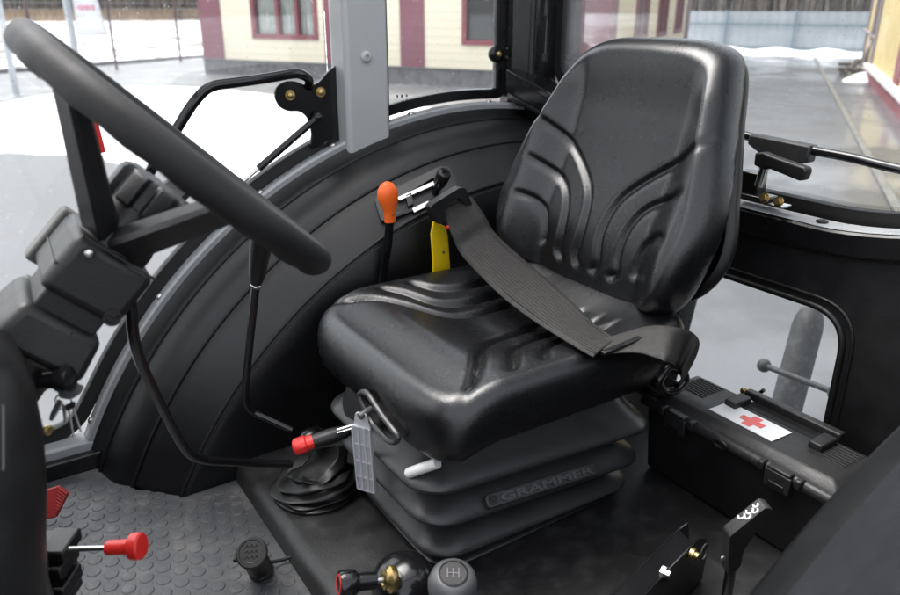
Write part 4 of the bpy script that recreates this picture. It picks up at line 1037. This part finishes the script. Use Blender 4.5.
# bracket holding it
b = MB()
for (px, py, w, h) in ((60, 545, .034, .018), (59, 562, .030, .02), (60, 582, .036, .02), (58, 596, .03, .02)):
    b.box(at(px, py, t=.965), (w, .05, h), Matrix.Rotation(-PSI, 3, 'Z'))
b.box(at(50, 570, t=.985), (.05, .05, .09), Matrix.Rotation(-PSI, 3, 'Z'))
sw_ = b.build('switch_block', 'plastic', None, bevel=.003); tag(sw_, 'black switch block behind the red stop knob at the console foot', 'switch block')
# red ribbed pedal
b = MB(); pp = [at(px, py, t=1.42) for px, py in ((40, 492), (57, 486.5), (67, 494), (55, 518), (42, 520))]
n_ = (pp[1]-pp[0]).cross(pp[2]-pp[0]).normalized(); b.prism(pp, n_*.012)
ped = thing('foot_pedal', 'red ribbed foot pedal peeking out behind the console', 'pedal', (pp[0].x, pp[0].y, 0))
pd_ = b.build('pad', 'pedalred', ped, bevel=.002)
b = MB()
for i in range(9):
    t = i/9; b.tube([lin(pp[1], pp[3], t)-n_*.001, lin(pp[2], pp[3], t)-n_*.001], .0012, 5)
b.build('ribs', 'pedalred', pd_)
MB().tube([lin(pp[0], pp[3], .5)+n_*.012, (pp[0].x-.03, pp[0].y+.06, -.01)], .008, 8).build('arm', 'black', ped)
# red reflective strip stuck on the inside of the right door glass
q0, q1 = at(85, 90, y=1.6935), at(101, 153, y=1.6935)
MB().tube([q0, q1], .0095, 8, flat=.22, up=(0, 1, 0)).build('red_strip', 'red', door)

# ================================================================== LEVERS
gl = thing('bent_gear_lever', 'long bent black lever rod running from column to floor boot', 'lever', at(285, 464, z=.12))
pts = [at(124, 240, t=.90), at(131, 300, t=.93), at(133, 338, t=.97), at(141, 364, t=1.02), at(177, 438, t=1.22), at(190, 456, t=1.28), at(206, 461, t=1.32), at(252, 463, t=1.42), at(292, 464, z=.125)]
MB().tube(fillet(pts, .05, 4), [.0074]*len(fillet(pts, .05, 4)), 12).build('rod', 'gloss', gl)
rl = thing('range_lever', 'slim black lever with tapered grip below the wheel rim', 'lever', at(290, 428, z=.15))
p0, p1 = at(262, 236, t=1.12), at(256, 283, t=1.18)
d_ = (p1-p0).normalized(); Lg = (p1-p0).length
MB().lathe([(.010, -.05), (.016, -.02), (.0165, Lg*.25), (.0125, Lg*.85), (.009, Lg)], p0, d_, 20).build('grip', 'rubber', rl)
b = MB(); b.lathe([(.0075, 0), (.0095, .002), (.0095, .007), (.0075, .009)], p1, d_, 6); b.build('lock_nut', 'steel', rl)
pts = [p1, at(252, 320, t=1.25), at(246, 380, t=1.40), at(245, 404, t=1.44), at(252, 412, t=1.46), at(292, 430, t=1.47)]
MB().tube(fillet(pts, .025, 4), .0068, 12).build('rod', 'gloss', rl)
# rubber boot on the floor
bt_ = thing('lever_boot', 'wrinkled black rubber boot with oval base plate at the lever foot', 'rubber boot', (.475, 1.21, .04))
BC = at(316, 488, z=.045); BX = (at(352, 485, z=.045)-at(280, 500, z=.045)).normalized()
b = MB(); b.lathe([(.084, 0), (.084, .005), (.078, .008), (.03, .009)], BC-Vector((0, 0, .004)), (0, 0, 1), 40, sx=1.0); bpl = b.build('base_plate', 'rubber', bt_)
for px, py in ((301, 508.5), (345, 483)):
    MB().lathe([(.0045, 0), (.0045, .002), (0, .003)], at(px, py, z=.051), (0, 0, 1), 12).build('screw', 'brass', bpl)
rows = []
for i in range(41):
    t = i/40; r_ = (.077-.032*t**1.5)+.0065*math.sin(i*PI/5.4)+.0
    c_ = BC+Vector((.004*t, -.008*t, .004+.056*t))
    rows.append([c_+Vector((r_*1.06*math.cos(q)*(1+.07*math.sin(3*q+t*9)+.03*math.sin(7*q-t*13)), r_*math.sin(q)*(1+.08*math.cos(2*q+t*6)+.03*math.sin(5*q+t*11)), (.010*math.sin(2*q+t*7+1)+.004*math.sin(5*q+t*9))*t+.016*math.cos(q+.5)*t)) for q in [2*PI*j/40 for j in range(40)]])
b = MB(); b.grid(rows, cu=True, cap1=True).build('bellows', 'rubber', bt_, ang=70)
b = MB(); c_ = at(311, 436, t=1.50); b.ball(c_, .022, 14, (1.1, 1, .7)); b.ball(c_+Vector((.02, .02, -.012)), .02, 14, (1, 1, .8)); b.build('lever_head', 'black', bt_)
# hand brake with red end
hb = thing('brake_lever', 'black brake lever with bright red end cap beside the seat', 'brake lever', at(350, 428, t=1.40))
h0, h1, h2, h3 = at(293.5, 448, t=1.345), at(314, 441, t=1.35), at(346, 431.5, t=1.37), at(372, 424, t=1.39)
d_ = (h1-h0).normalized(); Lr = (h1-h0).length
MB().lathe([(.008, -.001), (.0145, .001), (.0175, .005), (.0175, Lr*.62), (.0145, Lr*.66), (.0145, Lr)], h0, d_, 10, sx=.85).build('end_cap', 'red', hb, bevel=.001)
MB().tube([h1-d_*.003, lin(h1, h2, .5), h2], [.0145, .0165, .013], 12, flat=.85).build('grip', 'plastic', hb)
MB().tube([h2-d_*.005, h3], .0095, 12).build('tube', 'black', hb)
b = MB(); b.tube([at(337, 430, t=1.345), at(352, 425.5, t=1.352), at(366, 422.5, t=1.36)], .0022, 6); b.tube([at(337, 433, t=1.345), at(352, 428.5, t=1.352), at(366, 423.5, t=1.36)], .0016, 6); b.build('spring_wire', 'steel', hb)

# lever gate on the fender
gp = thing('lever_gate', 'black slotted lever gate plate with a short black knob on the fender', 'lever gate', at(412, 200, y=1.44))
def onf(px, py, lift=0.):
    # the flank between the two lower seams of the fender, a cone of r against y
    v1 = at(px, py, y=1.40); v2 = at(px, py, y=1.52); best = None
    for i in range(200):
        p = lin(v1, v2, i/199); r_ = math.hypot(AX-p.x, p.z-AZ); rr = 1.0+.07*(p.y-1.41)/.09+.006
        if best is None or abs(r_-rr) < best[0]: best = (abs(r_-rr), p)
    return best[1]
c_ = onf(412, 200); a_ = math.atan2(c_.z-AZ, AX-c_.x); rd = Vector((-math.cos(a_), 0, math.sin(a_)))
nf = (rd*.09-Vector((0, 1, 0))*.07).normalized()
def slab(pts, lo_, hi_, name, m, parent, bev=.001, rad=.006):
    P = [onf(*q) for q in pts]; b = MB(); b.prism([p+nf*lo_ for p in fillet_closed(P, rad, 3)], nf*(hi_-lo_)); return b.build(name, m, parent, bevel=bev)
def frame_plate(outer_, inner_, lo_, hi_, name, m, parent):
    O = fillet_closed([onf(*q) for q in outer_], .008, 3); I = fillet_closed([onf(*q) for q in inner_], .004, 3)
    return MB().grid([[p+nf*lo_ for p in O], [p+nf*hi_ for p in O], [p+nf*hi_ for p in I], [p+nf*lo_ for p in I]], cu=True, cv=True).build(name, m, parent, ang=30)
fp_ = frame_plate(((374, 200), (381, 223), (388, 222), (452, 198), (457, 186), (449, 169), (440, 168)), ((394, 203), (396, 214), (404, 213), (440, 197), (443, 188), (438, 180), (432, 180)), -.004, .008, 'gate_frame', 'black', gp)
slab(((393, 202), (396, 215), (444, 196), (438, 178)), -.004, .001, 'gate_floor', 'panel', gp)
slab(((397, 200), (399, 203), (434, 187.5), (433, 184)), .004, .0105, 'gate_strip', 'steel', gp, rad=.001)
slab(((412, 210), (414, 214), (434, 204), (433, 200)), .002, .0065, 'gate_strip', 'steel', gp, rad=.001)
slab(((405, 198), (408, 209), (413, 206), (411, 195)), .001, .010, 'gate_stop', 'plastic', gp, rad=.002)
k0, k1 = onf(435, 193), at(444.5, 173, y=1.385)
d_ = (k1-k0).normalized(); Lk = (k1-k0).length
MB().lathe([(.007, -.01), (.009, Lk*.25), (.0135, Lk*.45), (.0155, Lk*.75), (.0155, Lk*.96), (.0135, Lk*1.02), (.007, Lk*1.03), (.0055, Lk*.97), (0, Lk*.97)], k0, d_, 22).build('lever_knob', 'gloss', gp)
# orange lever
ol_ = thing('orange_lever', 'flat black lever with bright orange knob left of the lever gate', 'lever', at(383, 272, y=1.385))
oy = 1.372
pth = [at(387, 181.5, y=oy), at(387, 184, y=oy), at(387.3, 190, y=oy), at(387.8, 196, y=oy), at(389, 203, y=oy), at(389.6, 209, y=oy), at(390, 214, y=oy), at(390, 222, y=oy)]
MB().tube(pth, [.004, .0145, .0222, .0235, .0205, .0155, .0135, .0130], 18, flat=.72, up=(0, 1, 0)).build('knob', 'orange', ol_)
for py in (204, 214):
    MB().lathe([(.0028, 0), (.0022, .002), (0, .002)], at(393, py, y=oy-.0125), (0, -1, 0), 10).build('pin', 'steel', ol_)
b = MB(); q = [at(390, 218, y=oy), at(388, 245, y=1.378), at(383, 276, y=1.388), at(382, 300, y=1.392)]
b.tube(q, [.0105]*4, 8, flat=.45, up=(0, 1, 0)); b.build('stem', 'black', ol_, ang=30)
# yellow lever
yl = thing('yellow_lever', 'flat bright yellow lever plate behind the belt buckle', 'lever', at(441, 262, y=1.33))
yy = 1.34
P = [at(px, py, y=yy) for px, py in ((434, 221), (446, 227), (448, 236), (450, 262), (451, 285), (433, 285), (433.5, 262), (431.5, 234))]
b = MB(); b.prism(P, (0, .006, 0)); yp_ = b.build('plate', 'yellow', yl, bevel=.0012)
MB().lathe([(.0035, 0), (.003, .002), (0, .002)], at(443, 252, y=yy), (0, -1, 0), 10).build('rivet', 'steel', yp_)

# ---- power socket on the mat
ps = thing('power_socket', 'black round power socket with flip cap and cable on the floor mat', 'power socket', at(258, 568, z=0))
s0_, s1_ = at(262, 572, z=.003), at(252, 553, t=1.285)
d_ = (s1_-s0_).normalized(); Ls = (s1_-s0_).length
b = MB(); b.lathe([(.0, -.002), (.021, -.002), (.022, .006), (.019, .009), (.022, .013), (.022, .020), (.019, .023), (.0215, .027), (.0215, Ls-.004), (.018, Ls)], s0_, d_, 28); b.build('body', 'rubber', ps)
b = MB(); nrm = (d_+Vector((-.25, -.35, .15))).normalized(); b.lathe([(0, -.003), (.0255, -.003), (.027, 0), (.027, .003), (.0245, .005), (.0215, .005), (.021, .0035), (0, .0035)], s1_, nrm, 32)
b.box(s1_-Vector((_r[0], _r[1], 0))*.024-Vector((0, 0, .013)), (.016, .010, .006), Matrix.Rotation(-PSI, 3, 'Z')); cap = b.build('cap', 'rubber', ps)
b = MB(); o_, x_, u_, n_ = axes(s1_+nrm*.0035, (_r[0], _r[1], 0.12), (0, 0, 1)); x_ = (x_-nrm*x_.dot(nrm)).normalized(); u_ = nrm.cross(x_)
for yy_ in (-.009, 0, .009):
    for xx_ in (-.008, 0, .008):
        b.tube([o_+x_*(xx_-.003)+u_*yy_, o_+x_*xx_+u_*(yy_+.004), o_+x_*(xx_+.003)+u_*yy_], .0011, 5)
b.build('embossing', 'plastic2', cap)
MB().tube(fillet([s0_+Vector((.012, .004, .012)), at(285, 560, z=.006), at(304, 550, z=.010)], .02, 4), .0035, 8).build('cable', 'rubber', ps)

# ---- pull knob sticking out of a rubber dome, grey gear knob
pk = thing('pull_knob', 'black dome with brass nut and a red ringed black pull knob', 'pull knob', at(400, 590, z=.05))
dmc = at(403, 580, z=.11)
b = MB(); b.lathe([(.052, -.07), (.054, -.03), (.052, -.005), (.045, .016), (.032, .029), (.016, .035), (0, .036)], dmc, (-.25, -.12, 1), 36); b.build('dome', 'gloss', pk)
n0, n1 = at(392, 579, t=1.13), at(384, 581, t=1.125)
d_ = (at(340, 584, t=1.10)-n0).normalized()
b = MB(); b.lathe([(.017, -.01), (.0205, -.004), (.0205, .0), (.014, .006), (.0145, .009), (.009, .011), (.0075, .008)], n0+d_*.004, d_, 24); b.build('nut', 'brass', pk)
e0 = n0+d_*.03; e1 = at(340, 584, t=1.10)
MB().tube([n0, e0+d_*.01], .005, 10).build('rod', 'steel', pk)
Lk = (e1-e0).length
b = MB(); b.lathe([(.009, -.006), (.013, -.004), (.0135, Lk*.45), (.0185, Lk*.55), (.0195, Lk*.62), (.0195, Lk-.002), (.0175, Lk+.002), (0, Lk+.002)], e0, d_, 28); kk = b.build('knob', 'gloss', pk)
MB().lathe([(.0145, 0), (.0145, .0012), (.0118, .0012), (.0118, 0)], e1+d_*.0016, d_, 28).build('ring', 'red', kk)
gk = thing('gear_knob', 'smooth dark grey gear knob with a black medallion on top', 'gear knob', at(453, 595, z=.1))
gc = at(453, 578, z=.19); gax = Vector((-.10, -.22, 1)).normalized()
MB().lathe([(.010, -.085), (.018, -.06), (.030, -.042), (.0355, -.025), (.036, -.012), (.0325, .001), (.026, .008), (.021, .010), (0, .010)], gc, gax, 36).build('ball', 'knob', gk)
b = MB(); b.lathe([(0, .0095), (.0205, .0095), (.0215, .0112), (.0195, .0122), (.0185, .0112), (0, .0112)], gc, gax, 32); md = b.build('medallion', 'panel', gk)
b = MB(); o_, x_, u_, n_ = axes(gc+gax*.0118, (_r[0], _r[1], 0), (0, 1, 0)); x_ = (x_-gax*x_.dot(gax)).normalized(); u_ = gax.cross(x_)
for k in (-1, 0, 1): b.tube([o_+x_*k*.008-u_*.008, o_+x_*k*.008+u_*.008], .0008, 5)
b.tube([o_-x_*.008, o_+x_*.008], .0008, 5); b.build('shift_pattern', 'trimgrey', md)
MB().tube([gc-gax*.08, (gc.x+.03, gc.y+.03, .035)], .009, 10).build('stem', 'black', gk)

# ---- black steel channel and T handle lever
cb = thing('lever_channel', 'glossy black steel channel with bolts bolted to the platform', 'bracket', at(655, 560, z=.045))
t0, t1 = at(604, 600, z=.150), at(688, 518, z=.150)
ax_ = (t1-t0); ax_.z = 0; ax_.normalize(); sd = Vector((ax_.y, -ax_.x, 0))
L_ = (t1-t0).length
for side in (0, 1):
    o_ = t0-ax_*.12+sd*(.034*side)
    P = [o_+Vector((0, 0, -.105)), o_+ax_*(L_+.12)+Vector((0, 0, -.105)), o_+ax_*(L_+.125)+Vector((0, 0, -.04)), o_+ax_*(L_+.115)+Vector((0, 0, -.006 if side == 0 else -.02)), o_+ax_*(L_+.08), o_]
    b = MB(); b.prism(P, sd*.005); sp_ob = b.build('side_plate', 'gloss', cb, bevel=.0015)
b = MB(); b.prism([t0-ax_*.12+Vector((0, 0, -.004)), t0-ax_*.12+sd*.034+Vector((0, 0, -.004)), t0+ax_*(L_*.80)+sd*.034+Vector((0, 0, -.004)), t0+ax_*(L_*.86)+Vector((0, 0, -.004))], (0, 0, .003)); b.build('top_plate', 'gloss', cb)
for px, py, m_ in ((691, 553, 'brass'), (662, 571, 'steel')):
    p = t0+sd*.040; q = at(px, py, t=1.30); v = Vector((0, 0, CAMZ)); dv = (q-v); tt = (p-v).dot(sd)/dv.dot(sd)
    MB().lathe([(.0095, 0), (.0095, .006), (.006, .006), (.006, .013), (0, .013)], v+dv*tt, sd, 6 if m_ == 'steel' else 16).build('bolt', m_, cb)
p = t0+sd*.055; q = at(704, 552, t=1.30); dv = q-Vector((0, 0, CAMZ)); tt = (p-Vector((0, 0, CAMZ))).dot(sd)/dv.dot(sd); rc_ = Vector((0, 0, CAMZ))+dv*tt
b = MB(); b.tube([rc_+ax_*.012*math.cos(q_)+Vector((0, 0, .014*math.sin(q_))) for q_ in [2*PI*i/24 for i in range(24)]], .0014, 6, closed=True); b.build('split_ring', 'hitch', cb)
b = MB(); b.box(at(655, 596, t=1.2), (.05, .03, .03), Matrix.Rotation(.5, 3, 'Z')); b.build('pad', 'knob', cb, bevel=.003)
th = thing('tee_lever', 'black lever with slanted T grip and white worn marking', 'lever', at(722, 600, z=.04))
h0, h1, h2 = at(731.5, 566, t=1.075), at(735, 533, t=1.055), at(768, 509, t=1.045)
b = MB(); o_, x_, u_, n_ = axes(h1, h2-h1, h1-h0); Lx = (h2-h1).length; dn = (h0-h1)
P = [h1-x_*.014+u_*.002, h1-x_*.008+u_*.011, h1+x_*Lx*.3+u_*.0125, h1+x_*Lx*1.0+u_*.015, h1+x_*Lx*1.10+u_*.004, h1+x_*Lx*1.0-u_*.008, h1+x_*Lx*.42-u_*.010, lin(h1, h0, .55)+x_*.013, lin(h1, h0, 1)+x_*.010, lin(h1, h0, 1.0)-x_*.012, lin(h1, h0, .55)-x_*.014]
b.prism([p-n_*.011 for p in fillet_closed(P, .004, 3)], n_*.022); tg = b.build('grip', 'plastic2', th, bevel=.004, seg=3)
MB().lathe([(.0045, 0), (.004, .002), (0, .003)], at(723.5, 559, t=1.045), (-.4, -.8, .3), 12).build('screw', 'steel', th)
MB().tube([lin(h1, h0, .9), at(726, 600, t=1.12), (at(722, 610, z=.04))], .0075, 12).build('stem', 'gloss', th)
# worn white symbol on the sloping top of the grip
b = MB(); tn = u_; 
for k, (a_, c_, rr) in enumerate(((.40, -.004, .0048), (.52, .004, .0042), (.64, -.002, .0052), (.75, .004, .004), (.84, -.003, .0035))):
    cc = h1+x_*Lx*a_+u_*(.0128+.0028*a_)+n_*c_; b.tube([cc+x_*rr*math.cos(q_)+n_*rr*math.sin(q_) for q_ in [2*PI*i/14*.8 for i in range(12)]], .0013, 5)
b.build('marking', 'mark', tg)

# ================================================================== FIRST AID BOX
fb = thing('first_aid_box', 'black plastic first aid box with white label and red cross', 'first aid box', (1.15, .72, .042))
X0, X1, Y0, Y1 = 1.082, 1.235, .515, .925
b = MB(); rows = []
for z, i_ in ((.042, .008), (.195, .0)):
    rows.append([Vector((X0+i_, Y0+i_, z)), Vector((X1-i_, Y0+i_, z)), Vector((X1-i_, Y1-i_, z)), Vector((X0+i_, Y1-i_, z))])
b.grid(rows, cu=True, cap0=True, cap1=True).build('body', 'panel', fb, bevel=.008)
b = MB(); ZT = .222
ring = [(X0-.010, .192), (X0-.011, .201), (X0-.006, .2085), (X0+.010, .2105), (X0+.022, ZT-.002), (X0+.030, ZT)]
rows = []
for k, (dz_, ins) in enumerate(((.190, -.010), (.201, -.011), (.2085, -.006), (.2105, .008), (.219, .018), (ZT, .024), (ZT, .06))):
    rows.append([Vector((X0+ins, Y0+ins, dz_)), Vector((X1-min(ins, .02), Y0+ins, dz_)), Vector((X1-min(ins, .02), Y1-ins, dz_)), Vector((X0+ins, Y1-ins, dz_))])
b.grid(rows, cu=True, cap0=True, cap1=True); lid = b.build('lid', 'plastic2', fb, bevel=.004, seg=2)
zt = ZT+.0005
# ribbed pads
for y0_, y1_ in ((.840, .905), (.545, .615)):
    b = MB()
    for i in range(8): b.box((1.150+i*.0085, (y0_+y1_)/2, zt), (.0035, (y1_-y0_)*.92, .002))
    b.build('rib_pad', 'plastic', lid, bevel=.0006)
# label with cross
b = MB(); b.prism([(1.119, .666, zt), (1.176, .664, zt), (1.176, .802, zt), (1.119, .804, zt)], (0, 0, .0012)); lab = b.build('label', 'sticker', lid)
cx_, cy_ = 1.1475, .728; zc = zt+.0016; a_, w_ = .021, .0075
P = [(w_, a_), (w_, w_), (a_, w_), (a_, -w_), (w_, -w_), (w_, -a_), (-w_, -a_), (-w_, -w_), (-a_, -w_), (-a_, w_), (-w_, w_), (-w_, a_)]
b = MB(); b.prism([(cx_+p[0], cy_+p[1]*1.15, zc) for p in P], (0, 0, .0008)); b.build('red_cross', 'cross', lab)
# folding handle in its recess
b = MB(); hx0, hx1, hy0, hy1 = 1.180, 1.232, .600, .800
b.box((hx0+.004, hy1-.012, zt+.006), (.05, .026, .014)); b.box((hx0+.004, hy0+.010, zt+.006), (.05, .026, .014))
b.box((hx1-.004, (hy0+hy1)/2, zt+.007), (.018, hy1-hy0, .016)); b.build('handle', 'plastic2', fb, bevel=.003)
b = MB(); b.box(((hx0+hx1)/2, (hy0+hy1)/2, zt-.0005), (.03, hy1-hy0-.045, .002)); b.build('handle_recess', 'panel', lid)
# latches, keyhole and lugs
for yc_ in (.838, .612):
    b = MB(); b.box((X0-.0155, yc_, .190), (.007, .050, .034)); b.box((X0-.010, yc_, .209), (.016, .044, .008)); la_ = b.build('latch', 'plastic2', fb, bevel=.0022)
    b = MB(); b.box((X0-.0195, yc_, .181), (.003, .030, .012)); b.build('pull_tab', 'plastic', la_, bevel=.0012)
    for s_ in (-1, 1):
        b = MB(); b.box((X0-.009, yc_+s_*.036, .203), (.018, .012, .018)); b.build('latch_lug', 'plastic2', lid, bevel=.003)
MB().tube([Vector((X0-.014, .733+.013*math.cos(q_), .199+.007*math.sin(q_))) for q_ in [2*PI*i/20 for i in range(20)]], .003, 8, closed=True).build('lock_eye', 'plastic', lid)
b = MB(); p = at(745, 391, x=1.30); b.lathe([(.008, 0), (.008, .006), (.005, .010), (0, .010)], p, (-1, 0, .2), 10)
tag(b.build('wall_bolt', 'brass'), 'small yellow bolt head on the rear wall just above the first aid box', 'bolt')
b = MB(); q0, q1 = at(753, 398, x=1.29), at(764, 390, x=1.29); b.tube([q0, q1], .004, 8)
tag(b.build('pin', 'black'), 'tiny black pin beside the yellow bolt above the first aid box', 'pin')

# ---- hitch arm outside behind the low window
ha = thing('hitch_cylinder', 'dusty dark upright hitch cylinder with ball ended cross rod behind the low rear window', 'hitch cylinder', at(793, 415, x=1.72)-Vector((0, 0, .25)))
a1_, a0_ = at(811, 313, x=2.05), at(770, 470, x=1.80)
d_ = (a1_-a0_).normalized(); L_ = (a1_-a0_).length
MB().lathe([(.043, -.25), (.044, L_*.2), (.044, L_*.9), (.041, L_*.96), (.030, L_*1.02), (.0, L_*1.03)], a0_, d_, 28).build('cylinder', 'hitch', ha)
c_ = at(764, 365.5, x=1.84); e_ = at(836, 393, x=1.80)
b = MB(); b.tube([c_, e_], .0085, 10); b.ball(c_, .020, 16); b.ball(e_, .022, 16); b.build('cross_rod', 'hitch', ha)
b = MB(); b.box((1.70, .875, -.35), (.5, .5, .14)); b.tube([(1.4, 1.0, -.3), (1.9, 1.15, -.2)], .05, 12)
tag(b.build('drawbar', 'hitch', bevel=.02), 'dark steel drawbar low behind the cab', 'drawbar')

# ================================================================== CAMERA, LIGHT
cam = bpy.data.cameras.new('camera'); co = bpy.data.objects.new('camera', cam); COL.objects.link(co)
co.location = (0, 0, CAMZ); co.rotation_euler = (PI/2-TH, 0, -PSI)
cam.sensor_width = 36; cam.lens = FP/900*36; cam.clip_start = .02; cam.clip_end = 1000
cam.dof.use_dof = True; cam.dof.focus_distance = 1.36; cam.dof.aperture_fstop = 4.8
sc.camera = co
w = bpy.data.worlds.new('World'); sc.world = w; w.use_nodes = True; N = w.node_tree.nodes; L = w.node_tree.links; N.clear()
SE, SR = math.radians(66), math.radians(-25)
sky = N.new('ShaderNodeTexSky'); sky.sky_type = 'NISHITA'; sky.sun_disc = False; sky.sun_elevation = SE; sky.sun_rotation = SR; sky.dust_density = 4; sky.air_density = 1.0
hs = N.new('ShaderNodeHueSaturation'); hs.inputs['Saturation'].default_value = .22
bg = N.new('ShaderNodeBackground'); bg.inputs[1].default_value = .15; wo = N.new('ShaderNodeOutputWorld')
L.new(sky.outputs[0], hs.inputs['Color']); L.new(hs.outputs[0], bg.inputs[0]); L.new(bg.outputs[0], wo.inputs[0])
sl = bpy.data.lights.new('sun', 'SUN'); sl.energy = 0.85; sl.angle = math.radians(45); sl.color = (1, .97, .93)
so = bpy.data.objects.new('sun', sl); COL.objects.link(so)
sd = Vector((math.sin(SR)*math.cos(SE), math.cos(SR)*math.cos(SE), math.sin(SE)))   # toward the sun
so.rotation_euler = (-sd).to_track_quat('-Z', 'Y').to_euler(); so.location = (-3, 4, 8)
vs = sc.view_settings; vs.view_transform = 'Standard'; vs.look = 'None'; vs.exposure = 1.85; vs.gamma = 1; vs.use_curve_mapping = False
sc.cycles.use_denoising = True
sc.cycles.max_bounces = 10; sc.cycles.transparent_max_bounces = 16; sc.cycles.caustics_reflective = False; sc.cycles.caustics_refractive = False
sc.cycles.sample_clamp_indirect = 8
